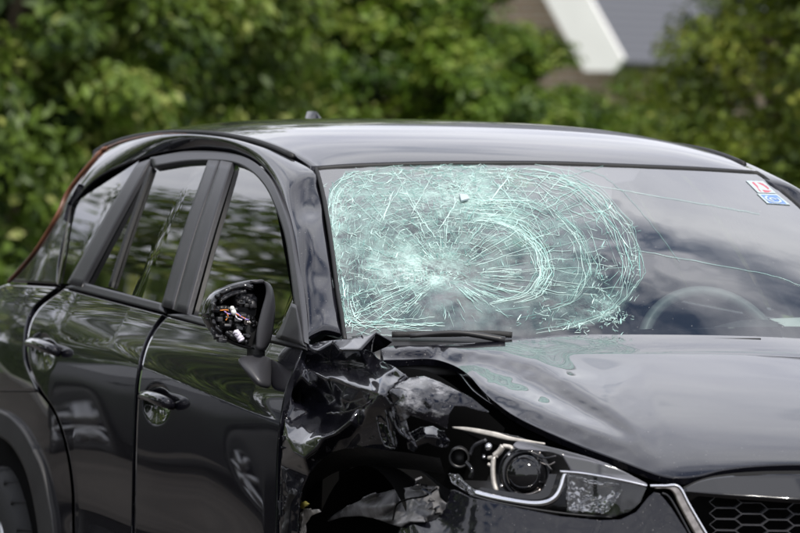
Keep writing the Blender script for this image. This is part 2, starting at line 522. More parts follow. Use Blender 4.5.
def side_w(x, z):
    w = np.interp(z, _zz, _wp)
    xe = np.where(x > 0.2, x - 0.10*np.clip(0.86-z, -0.02, 0.4), x)
    w = w*np.interp(xe, _tx, _tp)
    zc = 0.925 + 0.085*np.clip((-x-0.40)/1.3, -0.5, 1.1)      # sharp shoulder crease that climbs rearwards
    fade = np.clip((-x-0.2)/0.4, 0, 1)*np.clip((2.35+x)/0.5, 0, 1)
    scoop = 0.016*np.exp(-((z-0.60)/0.10)**2)*np.clip((-x-0.45)/0.5, 0, 1)*np.clip((2.5+x)/0.4, 0, 1)
    wav = 0.0012*np.sin(x*5.1+z*3.0)*np.sin(z*8.0+x*2.2)*np.clip((1.0-z)/0.1, 0, 1)
    return w - 0.010*(1-np.exp(-np.clip(z-zc, 0, 9)/0.03))*fade - scoop + wav

def F_side(h=0.0):
    return lambda P: -P[:, 1] - side_w(P[:, 0], P[:, 2]) - h

def F_nose(dx):
    return lambda P: -P[:, 1] - side_w(P[:, 0]-dx, P[:, 2])

def nose_loft(A, B, nu, nv, dx):
    a = spline(A, nu); b = spline(B, nu); s = np.linspace(0, 1, nv)[:, None, None]
    g = (a[None]*(1-s)+b[None]*s).reshape(-1, 2)
    if callable(dx): dx = dx(g[:, 0], g[:, 1])
    return hit(g, F_nose(dx)).reshape(nv, nu, 3)

def side_hit(p, h=0.0):
    return hit(np.atleast_2d(np.asarray(p, float)), F_side(h))

def ws_x(y, z):
    xc = -0.27 - (z-1.11)*1.95 - 0.10*np.sin(np.clip((z-1.11)/0.42, 0, 1)*math.pi)*-0.6
    k = 0.24 + 0.02*np.clip((z-1.11)/0.42, 0, 1)
    return xc - k*(y-Y0)**2

def F_ws(off=0.0):
    return lambda P: P[:, 0] - ws_x(P[:, 1], P[:, 2]) - off

def ws_hit(p, off=0.0):
    return hit(np.atleast_2d(np.asarray(p, float)), F_ws(off))

HX = np.array([-0.6, -0.36, -0.1, 0.2, 0.45, 0.62, 0.72, 0.80, 0.86])
HZ = np.array([1.172, 1.142, 1.100, 1.043, 0.985, 0.937, 0.903, 0.862, 0.80])
_hx = np.linspace(-0.6, 0.9, 200)
_h0 = np.interp(_hx, HX, HZ)
_hp = np.convolve(np.r_[_h0[0]+(np.arange(-14, 0))*(_h0[1]-_h0[0]), _h0, _h0[-1]+np.arange(1, 15)*(_h0[-1]-_h0[-2])], np.ones(29)/29, 'valid')

def hood_z(x, y):
    return np.interp(x, _hx, _hp) - 0.045*(np.abs(y-Y0)/0.7)**2.2

def F_hood(h=0.0):
    return lambda P: P[:, 2] - hood_z(P[:, 0], P[:, 1]) - h

def loft(A, B, nu, nv, h=0.0, smoothA=True, smoothB=True):
    """grid of sight points between two picture curves, laid onto the side of the body"""
    a = spline(A, nu, smooth=smoothA); b = spline(B, nu, smooth=smoothB)
    s = np.linspace(0, 1, nv)[:, None, None]
    g = (a[None]*(1-s)+b[None]*s).reshape(-1, 2)
    if callable(h): h = h(g[:, 0], g[:, 1])
    return side_hit(g, h).reshape(nv, nu, 3)

def mirror(P):
    Q = np.array(P, float); Q[..., 1] = 2*Y0-Q[..., 1]
    return Q

# value noise used for dents and ripples
def vnoise(x, y, seed=0):
    r = np.random.default_rng(seed)
    T = r.uniform(-1, 1, (64, 64))
    xi = np.floor(x).astype(int); yi = np.floor(y).astype(int)
    fx = x-xi; fy = y-yi
    fx = fx*fx*(3-2*fx); fy = fy*fy*(3-2*fy)
    g = lambda a, b: T[a % 64, b % 64]
    return (g(xi, yi)*(1-fx)+g(xi+1, yi)*fx)*(1-fy)+(g(xi, yi+1)*(1-fx)+g(xi+1, yi+1)*fx)*fy

def in_poly(x, y, poly):
    P = np.asarray(poly, float); c = np.zeros(x.shape, bool)
    j = len(P)-1
    for i in range(len(P)):
        xi, yi = P[i]; xj, yj = P[j]
        m = ((yi > y) != (yj > y)) & (x < (xj-xi)*(y-yi)/(yj-yi+1e-12)+xi)
        c ^= m; j = i
    return c

def nearest_on_poly(p, poly):
    P = np.asarray(poly, float); Q = np.roll(P, -1, 0)
    d = Q-P
    w = p[:, None]-P[None]
    t = np.clip((w*d[None]).sum(2)/((d*d).sum(1)[None]+1e-12), 0, 1)
    c = P[None]+t[..., None]*d[None]
    dist = np.linalg.norm(p[:, None]-c, axis=2)
    k = dist.argmin(1)
    return c[np.arange(len(p)), k]

def lin_field(ctrl, X, Y):
    """piecewise linear field through control points (sharp folds along the triangle edges)"""
    C = np.asarray(ctrl, float)
    vs_, _, tris, *_ = delaunay_2d_cdt([Vector((float(a), float(b))) for a, b, _h in C], [], [], 0, 1e-6)
    Z = np.full(X.shape, np.nan)
    VV = np.array([(v[0], v[1]) for v in vs_])
    idx = [int(np.argmin(((C[:, :2]-v)**2).sum(1))) for v in VV]
    for t in tris:
        a, b, c = VV[t[0]], VV[t[1]], VV[t[2]]
        ha, hb, hc = C[idx[t[0]], 2], C[idx[t[1]], 2], C[idx[t[2]], 2]
        den = (b[1]-c[1])*(a[0]-c[0])+(c[0]-b[0])*(a[1]-c[1])
        if abs(den) < 1e-9: continue
        l1 = ((b[1]-c[1])*(X-c[0])+(c[0]-b[0])*(Y-c[1]))/den
        l2 = ((c[1]-a[1])*(X-c[0])+(a[0]-c[0])*(Y-c[1]))/den
        l3 = 1-l1-l2
        m = (l1 > -1e-6) & (l2 > -1e-6) & (l3 > -1e-6)
        Z[m] = (l1*ha+l2*hb+l3*hc)[m]
    bad = np.isnan(Z)
    if bad.any():
        q = np.stack([X[bad], Y[bad]], 1)
        dd = ((q[:, None]-C[None, :, :2])**2).sum(2)
        Z[bad] = C[dd.argmin(1), 2]
    return Z

def tps_field(ctrl, X, Y):
    C = np.asarray(ctrl, float); S = 100.0
    p = C[:, :2]/S
    def U(r2): return np.where(r2 > 1e-12, 0.5*r2*np.log(r2+1e-12), 0)
    n = len(C)
    K = U(((p[:, None]-p[None])**2).sum(2)) + np.eye(n)*1e-4
    Pm = np.c_[np.ones(n), p]
    A = np.block([[K, Pm], [Pm.T, np.zeros((3, 3))]])
    w = np.linalg.solve(A, np.r_[C[:, 2], 0, 0, 0])
    q = np.stack([X.ravel(), Y.ravel()], 1)/S
    out = U(((q[:, None]-p[None])**2).sum(2)) @ w[:n] + np.c_[np.ones(len(q)), q] @ w[n:]
    return out.reshape(X.shape)

def blur2(Z, k):
    for _ in range(k):
        A = np.pad(Z, 1, mode='edge')
        Z = (A[1:-1, 1:-1]*4 + (A[:-2, 1:-1]+A[2:, 1:-1]+A[1:-1, :-2]+A[1:-1, 2:])*2 + A[:-2, :-2]+A[2:, 2:]+A[:-2, 2:]+A[2:, :-2])/16
    return Z

def field_patch(name, poly, ctrl, surf, mat, parent, step=2.0, mode='lin', blur=2, ripple=0.0, rscale=14.0, seed=3, thick=0.004, extra=None):
    """sheet whose outline is poly; ctrl gives its height above a body surface (metres)"""
    poly = np.asarray(poly, float)
    x0, y0 = poly.min(0)-step; x1, y1 = poly.max(0)+step
    X, Y = np.meshgrid(np.arange(x0, x1+step, step), np.arange(y0, y1+step, step))
    H = lin_field(ctrl, X, Y) if mode == 'lin' else tps_field(ctrl, X, Y)
    if mode == 'lin': H = blur2(H, blur)
    if ripple:
        H = H + ripple*(vnoise(X/rscale, Y/rscale, seed)+0.5*vnoise(X/rscale*2.3+7, Y/rscale*2.3, seed+1))
    if extra is not None:
        H = H + extra(X, Y)
    ins = in_poly(X, Y, poly)
    h, w = X.shape
    cell = (ins[:-1, :-1].astype(int)+ins[1:, :-1]+ins[:-1, 1:]+ins[1:, 1:]) >= 2
    use = np.zeros_like(ins)
    use[:-1, :-1] |= cell; use[1:, :-1] |= cell; use[:-1, 1:] |= cell; use[1:, 1:] |= cell
    pts = np.stack([X, Y], -1)
    edge = np.zeros_like(ins)
    cnt = np.zeros(ins.shape, int)
    cnt[:-1, :-1] += cell; cnt[1:, :-1] += cell; cnt[:-1, 1:] += cell; cnt[1:, 1:] += cell
    edge = use & (cnt < 4)
    e = np.argwhere(edge)
    if len(e):
        pts[edge] = nearest_on_poly(pts[edge], poly)
    uidx = np.full(ins.shape, -1); uidx[use] = np.arange(use.sum())
    hh = H[use]
    pu = pts[use]
    if surf == 'side': V = hit(pu, F_side(hh))
    elif surf == 'hood': V = hit(pu, F_hood(hh))
    elif surf == 'ws': V = hit(pu, F_ws(hh))
    ci = np.argwhere(cell)
    i, j = ci[:, 0], ci[:, 1]
    F = np.stack([uidx[i, j], uidx[i+1, j], uidx[i+1, j+1], uidx[i, j+1]], 1)
    nr = np.cross(V[F[:, 2]]-V[F[:, 0]], V[F[:, 3]]-V[F[:, 1]])
    if ((V[F[:, 0]]-BODY_C)*nr).sum() < 0: F = F[:, ::-1]
    o = mesh_obj(name, V, F, mat, parent)
    if thick: solid(o, thick)
    return o

# ================================================================== the setting
def asphalt():
    m, t, b = new_mat('asphalt')
    co = t.nodes.new('ShaderNodeTexCoord')
    n = t.nodes.new('ShaderNodeTexNoise'); n.inputs['Scale'].default_value = 1.2; n.inputs['Detail'].default_value = 8
    v = t.nodes.new('ShaderNodeTexVoronoi'); v.inputs['Scale'].default_value = 90
    t.links.new(co.outputs['Object'], n.inputs['Vector']); t.links.new(co.outputs['Object'], v.inputs['Vector'])
    r = t.nodes.new('ShaderNodeValToRGB')
    r.color_ramp.elements[0].position = 0.3; r.color_ramp.elements[0].color = (0.028, 0.026, 0.024, 1)
    r.color_ramp.elements[1].position = 0.7; r.color_ramp.elements[1].color = (0.052, 0.047, 0.043, 1)
    t.links.new(n.outputs['Fac'], r.inputs[0]); t.links.new(r.outputs[0], b.inputs['Base Color'])
    bp = t.nodes.new('ShaderNodeBump'); bp.inputs['Strength'].default_value = 0.5; bp.inputs['Distance'].default_value = 0.01
    t.links.new(v.outputs['Distance'], bp.inputs['Height']); t.links.new(bp.outputs[0], b.inputs['Normal'])
    b.inputs['Roughness'].default_value = 0.9
    b.inputs['Specular IOR Level'].default_value = 0.12
    return m

M['asphalt'] = asphalt()
M['grassground'] = pbr('grass_ground', (0.075, 0.13, 0.03), 0.9, col2=(0.035, 0.07, 0.015), nscale=3.0, bump=0.6, bscale=30)
M['kerb'] = pbr('kerb_concrete', (0.30, 0.29, 0.27), 0.85, noise=0.2, nscale=8)

GZ = -0.055          # level of the road
def sheet(name, x0, x1, y0, y1, z, mat, n=1):
    V = []; F = []
    V = [(x0, y0, z), (x1, y0, z), (x1, y1, z), (x0, y1, z)]
    return mesh_obj(name, V, [(0, 1, 2, 3)], mat, None, False)

tag(sheet('ground', -900, 900, -900, 900, GZ-0.02, M['grassground']), kind='structure')
tag(sheet('road', -11.0, 60, -5.0, 7.5, GZ, M['asphalt']), kind='structure')
tag(sheet('road', -28.0, -11.0, -5.0, 0.6, GZ, M['asphalt']), kind='structure')
o = tag(box('kerb', -70.0, 60, -5.15, -5.0, GZ-0.02, GZ+0.12, M['kerb'], None, 0.015), kind='structure')

# ---- foliage
def leaf_mat(name, dark, light, warm):
    m = bpy.data.materials.new(name); m.use_nodes = True
    t = m.node_tree; t.nodes.clear()
    out = t.nodes.new('ShaderNodeOutputMaterial')
    at = t.nodes.new('ShaderNodeAttribute'); at.attribute_name = 'tone'
    r = t.nodes.new('ShaderNodeValToRGB')
    r.color_ramp.elements[0].position = 0.0; r.color_ramp.elements[0].color = (*dark, 1)
    r.color_ramp.elements[1].position = 0.75; r.color_ramp.elements[1].color = (*light, 1)
    e = r.color_ramp.elements.new(1.0); e.color = (*warm, 1)
    t.links.new(at.outputs['Fac'], r.inputs[0])
    df = t.nodes.new('ShaderNodeBsdfPrincipled')
    df.inputs['Roughness'].default_value = 0.45
    df.inputs['Specular IOR Level'].default_value = 0.35
    t.links.new(r.outputs[0], df.inputs['Base Color'])
    tl = t.nodes.new('ShaderNodeBsdfTranslucent')
    hs = t.nodes.new('ShaderNodeHueSaturation'); hs.inputs['Value'].default_value = 1.3; hs.inputs['Hue'].default_value = 0.485
    t.links.new(r.outputs[0], hs.inputs['Color']); t.links.new(hs.outputs[0], tl.inputs[0])
    mx_ = t.nodes.new('ShaderNodeMixShader'); mx_.inputs[0].default_value = 0.32
    t.links.new(df.outputs[0], mx_.inputs[1]); t.links.new(tl.outputs[0], mx_.inputs[2])
    t.links.new(mx_.outputs[0], out.inputs[0])
    return m

LEAF = [leaf_mat('leaf_broad', (0.020, 0.046, 0.007), (0.135, 0.205, 0.026), (0.30, 0.32, 0.09)),
        leaf_mat('leaf_fresh', (0.028, 0.066, 0.006), (0.135, 0.225, 0.018), (0.25, 0.30, 0.06)),
        leaf_mat('leaf_olive', (0.036, 0.066, 0.008), (0.180, 0.235, 0.022), (0.32, 0.32, 0.06))]
M['bark'] = pbr('bark', (0.10, 0.075, 0.05), 0.9, noise=0.4, nscale=10, bump=0.8, bscale=18)

def tree(name, x, y, height, rad, base, leaf, nleaf, kind, label, seed, group='trees and shrubs behind the car', nclump=230, flat=1.0, trunk_r=0.11, cf=0.75):
    rg = np.random.default_rng(seed)
    root = empty(name, (x, y, GZ), label, 'tree', group)
    # limbs
    tv, tf = [], []
    def addtube(p, r):
        V, F = tube_verts(p, r, 7)
        k = sum(len(a) for a in tv)
        tv.append(V); tf.extend([tuple(i+k for i in f) for f in F])
    top = np.array([rg.normal(0, .15), rg.normal(0, .15), height*0.70])
    ts = np.linspace(0, 1, 9)[:, None]
    trunk = np.array([0, 0, -0.05])*(1-ts)+top*ts+np.c_[np.sin(ts*4+seed)*0.08*rad*ts, np.cos(ts*3+seed)*0.08*rad*ts, np.zeros_like(ts)]
    addtube(trunk, np.linspace(trunk_r, trunk_r*0.2, 9))
    cz = (height+base)/2; hz = (height-base)/2
    # clumps: on and inside an uneven ellipsoid
    u = rg.normal(size=(nclump, 3)); u /= np.linalg.norm(u, axis=1, keepdims=True)
    rr = rg.uniform(0.45, 1.0, nclump)**0.6*(0.82+0.3*np.sin(u[:, 0]*5+seed)*np.cos(u[:, 2]*4+seed*2))
    cc_ = np.c_[u[:, 0]*rad*rr, u[:, 1]*rad*rr*flat, cz+u[:, 2]*hz*rr]
    for i in rg.choice(nclump, min(18, nclump), replace=False):
        z0 = min(max(cc_[i, 2]-rg.uniform(.3, .9)*rad, 0.15*height), height*0.8)
        s = trunk[int(np.clip(z0/(height*.70)*8, 0, 8))]
        mid = (s+cc_[i])/2+np.array([0, 0, 0.12*rad])
        addtube(spline([s, mid, cc_[i]], 7), np.linspace(trunk_r*0.35, 0.012, 7))
    mesh_obj('trunk', np.vstack(tv), tf, M['bark'], root)
    ci = rg.integers(0, nclump, nleaf)
    cs = rg.uniform(0.20, 0.40, nclump)*rad*cf
    off = rg.normal(size=(nleaf, 3)); off /= np.linalg.norm(off, axis=1, keepdims=True)
    off *= (rg.uniform(0, 1, nleaf)**0.45)[:, None]
    P = cc_[ci]+off*cs[ci][:, None]*np.array([1.15, 1.15, 0.75])
    P[:, 2] = np.maximum(P[:, 2], 0.05)
    # leaf frames: mostly facing up and outwards, drooping tips
    nrm = off*0.6+u[ci]*0.5+np.array([0, 0, 0.75])+rg.normal(0, 0.45, (nleaf, 3))
    nrm /= np.linalg.norm(nrm, axis=1, keepdims=True)
    a = rg.normal(size=(nleaf, 3)); a[:, 2] -= 0.7
    a -= nrm*(a*nrm).sum(1, keepdims=True); a /= np.linalg.norm(a, axis=1, keepdims=True)
    b = np.cross(nrm, a)
    L = leaf*rg.uniform(0.6, 1.35, nleaf)[:, None]; Wd = L*rg.uniform(0.38, 0.58, nleaf)[:, None]
    v0 = P-a*L*0.5
    v1 = P-b*Wd*0.5-a*L*.05+nrm*L*0.05
    v2 = P+a*L*0.5-nrm*L*0.12
    v3 = P+b*Wd*0.5-a*L*.05+nrm*L*0.05
    V = np.stack([v0, v1, v2, v3], 1).reshape(-1, 3)
    k = np.arange(nleaf)*4
    T = np.concatenate([np.stack([k, k+1, k+2], 1), np.stack([k, k+2, k+3], 1)])
    ctone = np.clip(rg.normal(0.45, 0.26, nclump), 0.0, 0.85)
    tone = np.clip(ctone[ci]+rg.normal(0, 0.16, nleaf), 0, 0.93)
    pale = rg.uniform(0, 1, nleaf) < 0.02
    tone[pale] = 1.0
    cr_ = fast_mesh('crown', V, T, LEAF[kind], root, np.repeat(tone, 4))
    tag(cr_, kind='stuff')
    return root

def spot(px, t):
    p = at_t(px, 130, t); return float(p[0]), float(p[1])

TREES = [
    # px, distance, height, radius, base, leaf, n, kind, label
    (-20, 27.0, 5.6, 1.6, 0.15, 0.088, 52000, 0, 'broad-leaved dark tree rising behind the rear window of the car'),
    (70, 34.0, 6.4, 1.7, 0.10, 0.09, 26000, 0, 'tall shaded tree standing in the gap behind the broad-leaved tree'),
    (275, 36.0, 6.0, 1.7, 0.10, 0.09, 26000, 0, 'shaded tree standing far behind the roof fin shrub'),
    (170, 29.0, 4.6, 1.3, 0.10, 0.075, 52000, 0, 'dense mid green tree standing behind the middle of the car roof'),
    (345, 31.0, 3.9, 1.25, 0.10, 0.070, 56000, 1, 'leafy green shrub tree standing behind the roof fin'),
    (482, 30.0, 2.42, 0.68, 0.05, 0.065, 34000, 1, 'lower green shrub standing in front of the white gable board'),
    (500, 31.5, 2.74, 0.58, 0.05, 0.062, 26000, 1, 'small round shrub standing below the brick gable'),
    (640, 32.5, 2.12, 0.72, 0.05, 0.060, 26000, 1, 'low bushy shrub standing in front of the eave of the grey roof'),
    (578, 33.0, 2.12, 0.72, 0.05, 0.060, 28000, 1, 'low shaded shrub standing below the end of the white gable board'),
    (765, 30.0, 3.6, 0.85, 0.10, 0.062, 26000, 2, 'yellow-green loose shrub standing in front of the grey roof'),
    (890, 28.0, 4.2, 1.05, 0.10, 0.065, 30000, 2, 'yellow-green shrub at the far end of the planted row'),
]
for i, (px, t, h, rd, bs, lf, n, kd, lab) in enumerate(TREES):
    x, y = spot(px, t)
    tree('leafy_tree', x, y, h, rd, bs, lf, n, kd, lab, 11+i*3, cf=0.56 if i in (0, 3, 4) else 0.7)
# the planted row goes on past the last shrub
for i, (px, t, h, rd) in enumerate([(1060, 31, 4.6, 1.5), (1290, 33, 5.2, 1.7), (1540, 31, 4.4, 1.6), (1800, 34, 5.6, 1.9), (2100, 33, 5.0, 1.8), (2450, 36, 6.0, 2.2), (2850, 38, 6.4, 2.4)]):
    x, y = spot(px, t)
    tree('leafy_tree', x, y, h, rd, 0.1, 0.12, 12000, i % 3, 'leafy tree in the row that runs on past the grey-roofed house', 131+i, 'trees past the house', 140)
# the same planting goes on along the verge beside the car (seen mirrored in its paint and windows)
SIDE = [(-24.5, -8.3, 10.2, 2.4, 1.2), (-40.0, -9.0, 6.4, 3.0, 0.6), (-34.0, -3.4, 8.2, 2.7, 0.6), (-15.0, -8.6, 6.2, 1.9, 2.0), (-9.0, -9.8, 7.2, 2.4, 2.4),
        (-6.5, -11.5, 8.0, 2.6, 2.2), (-24.0, -11.0, 10.5, 3.3, 0.4), (-1.0, -13.0, 6.5, 2.5, 0.3), (-33.0, -8.0, 11.0, 3.6, 0.5)]
for i, (x, y, h, rd, bs) in enumerate(SIDE):
    tree('leafy_tree', x, y, h, rd, bs, 0.22, 16000, i % 2, 'tall tree on the grass verge mirrored in the side of the car', 71+i, 'trees along the verge', 120, 1.0, 0.17)

# low clipped hedge behind the grass strip
def hedge(x0, x1, y, h, w, n, label):
    rg = np.random.default_rng(4)
    root = empty('hedge', (x0, y, GZ), label, 'hedge')
    P = np.c_[rg.uniform(0, x1-x0, n), rg.uniform(-w/2, w/2, n), rg.uniform(0.02, h, n)]
    k_ = rg.uniform(size=n) < .6
    P[k_, 1] = w/2*(1-0.12*rg.uniform(size=k_.sum())**2)*np.sign(rg.normal(.6, 1, k_.sum()))
    nr = rg.normal(size=(n, 3))+np.array([0, .4, .5]); nr /= np.linalg.norm(nr, axis=1, keepdims=True)
    a1 = np.cross(nr, rg.normal(size=(n, 3))); a1 /= np.linalg.norm(a1, axis=1, keepdims=True); b1 = np.cross(nr, a1)
    L = 0.16*rg.uniform(.6, 1.3, n)[:, None]
    V = np.stack([P-a1*L*.5, P-b1*L*.3, P+a1*L*.5, P+b1*L*.3], 1).reshape(-1, 3)
    q = np.arange(n)*4
    c = fast_mesh('foliage', V, np.stack([q, q+1, q+2, q+3], 1), LEAF[0], root, np.repeat(rg.uniform(0, .5, n), 4))
    tag(c, kind='stuff')
    box('branch_core', .1, x1-x0-.1, -w*.3, w*.3, 0.0, h*.85, M['bark'], root)
hedge(-60, 2, -6.7, 1.9, 1.1, 80000, 'long dark green hedge behind the grass strip beside the road')

# ---- house behind the trees
def house():
    t0 = 46.0
    eave = at_t(622, 62, t0)                      # lower end of the rake board
    toc = CAM-eave; toc[2] = 0; toc /= np.linalg.norm(toc)
    rgt = np.array([-toc[1], toc[0], 0.0])        # picture right, seen from the camera
    if rgt @ _r < 0: rgt = -rgt
    a = R(55)
    Edir = toc*math.cos(a)+rgt*math.sin(a)        # roof slope faces this way
    Gdir = toc*math.sin(a)-rgt*math.cos(a)        # gable faces this way
    hz = eave[2]
    half = 3.6
    pitch = R(55)
    rz = hz+half*math.tan(pitch)
    root = empty('house', (float(eave[0]), float(eave[1]), 0.0), 'brick house with steep grey roof and white gable board behind the shrubs', 'house')
    org = np.array([eave[0], eave[1], 0.0])
    def pt(e, g, z): return Edir*e+Gdir*g+np.array([0, 0, z])     # local to the root
    def slab(name, corners, nrm, th, mat):
        c = np.array(corners); n = np.array(nrm, float); n /= np.linalg.norm(n)
        V = np.vstack([c, c-n*th]); k = len(c)
        F = [tuple(range(k)), tuple(range(2*k-1, k-1, -1))]+[(i, (i+1) % k+0, (i+1) % k+k, i+k) for i in range(k)]
        return mesh_obj(name, V, F, mat, root, False)
    mroof, t, b = new_mat('grey_roof_tiles')
    co = t.nodes.new('ShaderNodeTexCoord')
    wv = t.nodes.new('ShaderNodeTexWave'); wv.bands_direction = 'Z'; wv.wave_profile = 'SAW'; wv.inputs['Scale'].default_value = 4.2
    wv.inputs['Distortion'].default_value = 0.15
    t.links.new(co.outputs['Object'], wv.inputs['Vector'])
    rp = t.nodes.new('ShaderNodeValToRGB')
    rp.color_ramp.elements[0].color = (0.070, 0.073, 0.088, 1); rp.color_ramp.elements[1].color = (0.13, 0.135, 0.155, 1)
    t.links.new(wv.outputs['Fac'], rp.inputs[0]); t.links.new(rp.outputs[0], b.inputs['Base Color'])
    bp = t.nodes.new('ShaderNodeBump'); bp.inputs['Strength'].default_value = 0.6; bp.inputs['Distance'].default_value = 0.03
    t.links.new(wv.outputs['Fac'], bp.inputs['Height']); t.links.new(bp.outputs[0], b.inputs['Normal'])
    b.inputs['Roughness'].default_value = 0.7
    mbr, t, b = new_mat('brown_brick')
    co = t.nodes.new('ShaderNodeTexCoord')
    mp_ = t.nodes.new('ShaderNodeMapping'); mp_.inputs['Rotation'].default_value = (R(90), 0, 0)
    br = t.nodes.new('ShaderNodeTexBrick'); br.inputs['Scale'].default_value = 1.0
    br.inputs['Brick Width'].default_value = 0.22; br.inputs['Row Height'].default_value = 0.065; br.inputs['Mortar Size'].default_value = 0.008
    br.inputs['Color1'].default_value = (0.30, 0.19, 0.13, 1); br.inputs['Color2'].default_value = (0.40, 0.27, 0.19, 1); br.inputs['Mortar'].default_value = (0.42, 0.38, 0.33, 1)
    t.links.new(co.outputs['Object'], mp_.inputs[0]); t.links.new(mp_.outputs[0], br.inputs['Vector']); t.links.new(br.outputs['Color'], b.inputs['Base Color'])
    b.inputs['Roughness'].default_value = 0.85
    Ln = 9.0
    # walls
    gwall = [pt(-0.35, -0.35, 0), pt(-0.35, -0.35, hz+0.2), pt(-half, -0.35, rz-0.2), pt(-2*half+0.35, -0.35, hz+0.2), pt(-2*half+0.35, -0.35, 0)]
    slab('gable_wall', gwall, Gdir, 0.25, mbr)
    slab('side_wall', [pt(-0.35, -0.61, 0), pt(-0.35, -Ln, 0), pt(-0.35, -Ln, hz+0.2), pt(-0.35, -0.61, hz+0.2)], Edir, 0.25, mbr)
    slab('rear_wall', [pt(-2*half+0.6, -0.61, 0), pt(-2*half+0.6, -Ln, 0), pt(-2*half+0.6, -Ln, hz+0.2), pt(-2*half+0.6, -0.61, hz+0.2)], -Edir, 0.25, mbr)
    n1 = Edir*math.sin(pitch)+np.array([0, 0, math.cos(pitch)])
    n2 = -Edir*math.sin(pitch)+np.array([0, 0, math.cos(pitch)])
    slab('roof', [pt(0.02, -0.02, hz), pt(0.02, -Ln, hz), pt(-half, -Ln, rz), pt(-half, -0.02, rz)], n1, 0.12, mroof)
    slab('roof', [pt(-2*half, -0.02, hz), pt(-2*half, -Ln, hz), pt(-half-.003, -Ln, rz), pt(-half-.003, -0.02, rz)], n2, 0.12, mroof)
    mwh = pbr('white_painted_board', (0.80, 0.79, 0.77), 0.5, noise=0.03, nscale=3)
    dn = np.array([0, 0, -1.0])
    wv_ = 0.47
    for s in (0, 1):
        e0, e1 = (0.03, -half) if s == 0 else (-2*half-0.03, -half-.004)
        vz = 0.42/math.cos(pitch)
        sg_ = -1 if s == 0 else 1
        q = [pt(e0, 0.03, hz+0.03), pt(e1, 0.03, rz+0.03), pt(e1, 0.03, rz+0.03-vz), pt(e0+sg_*(vz-0.12)/math.tan(pitch), 0.03, hz-0.09), pt(e0+sg_*0.10, 0.03, hz-0.09)]
        ob = slab('gable_board', q, Gdir, 0.045, mwh)
        # soffit under the overhang
        e0 += sg_*0.30; ez0 = hz+0.30*math.tan(pitch)-0.21
        slab('soffit', [pt(e0, -0.02, ez0), pt(e1, -0.02, rz-0.21), pt(e1, -0.345, rz-0.21), pt(e0, -0.345, ez0)], (n1 if s == 0 else n2)*-1.0, 0.02, mwh)
    return root
house()

# ================================================================== the damaged car
car = empty('damaged_car', (0, 0, 0), 'black SUV with shattered windshield and crumpled right front fender', 'car')

# ---- roof
HEAD = [(317, 167), (360, 164.5), (430, 162.5), (500, 162), (560, 162.5), (640, 165.5), (700, 168), (757, 171.5)]
hd = ws_hit(spline(HEAD, 60))
hd = hd[np.argsort(hd[:, 1])]
ZRX = np.array([-3.5, -3.3, -3.05, -2.7, -2.3, -1.9, -1.6, -1.4, -1.2, -1.05, -0.9])
ZRZ = np.array([1.50, 1.54, 1.578, 1.611, 1.627, 1.628, 1.616, 1.60, 1.573, 1.545, 1.51])
_zx = np.linspace(-3.5, -0.9, 261); _zr = np.interp(_zx, ZRX, ZRZ)
_zr = np.convolve(np.r_[np.full(15, _zr[0]), _zr, np.full(15, _zr[-1])], np.ones(31)/31, 'valid')
def roof_half(x): return np.interp(x, [-3.4, -3.0, -2.2, -1.5, -1.15], [0.545, 0.585, 0.612, 0.608, 0.597])
def roof_z(x, y):
    u = np.abs(y-Y0)/roof_half(x)
    z = np.interp(x, _zx, _zr) - 0.022*u**2 - 0.026*u**6
    xh = np.interp(y, hd[:, 1], hd[:, 0]); zh = np.interp(y, hd[:, 1], hd[:, 2])
    uh = np.abs(y-Y0)/roof_half(xh)
    zb = np.interp(xh, _zx, _zr) - 0.022*uh**2 - 0.026*uh**6
    return z + (zh-zb)*np.exp(-np.clip(xh-x, 0, 9)/0.22)
def roof_grid(dz=0.0, nu=70, nv=110, rear=-3.22, hwf=1.0, front=0.006):
    G = np.zeros((nv, nu, 3))
    for i, v in enumerate(np.linspace(0, 1, nv)**1.3):
        for j, u in enumerate(np.linspace(-1, 1, nu)):
            y = Y0+u*0.6
            xh = float(np.interp(y, hd[:, 1], hd[:, 0]))-front
            x = xh*(1-v)+rear*v
            y = Y0+u*roof_half(x)*hwf
            G[i, j] = (x, y, 0)
    G[..., 2] = roof_z(G[..., 0].ravel(), G[..., 1].ravel()).reshape(nv, nu)+dz
    return G
roof = grid_obj('roof', roof_grid(), M['paint'], car, thick=0.0, roll=0.012)
grid_obj('headliner', roof_grid(-0.035, 30, 40, -3.1, 0.97, 0.05), M['liner'], car)
# ribs pressed along the roof and the black ditch mouldings
for s in (-1, 1):
    xs = np.linspace(-1.24, -3.15, 40)
    ys = Y0+s*(roof_half(xs)+0.004)
    zs = roof_z(xs, Y0+s*roof_half(xs)*0.995)
    tube('roof_moulding', np.c_[xs, ys, zs-0.002], 0.008, M['seal'], car, 6)
# fin aerial
fx = at_y(318, 118, Y0)
fin = []
for k, v in enumerate(np.linspace(0, 1, 9)):
    zz_ = 0.062*v
    x0 = 0.055-0.075*v**1.3-0.0; x1 = -0.10+0.0*v
    w = 0.026*(1-v)**0.8+0.003
    a = np.linspace(0, 2*math.pi, 18, endpoint=False)
    w *= 1.1; zz_ *= 0.88
    fin.append(np.c_[fx[0]+(x0+x1)/2+(x0-x1)/2*np.cos(a), Y0+w*np.sin(a), np.full(18, roof_z(np.array([fx[0]]), np.array([Y0]))[0]-0.004+zz_)])
fin = np.array(fin); fin = np.concatenate([fin, fin[:, :1]], 1)
grid_obj('roof_fin', fin, M['gloss'], car, ref=np.array([fx[0], Y0, 1.6]))

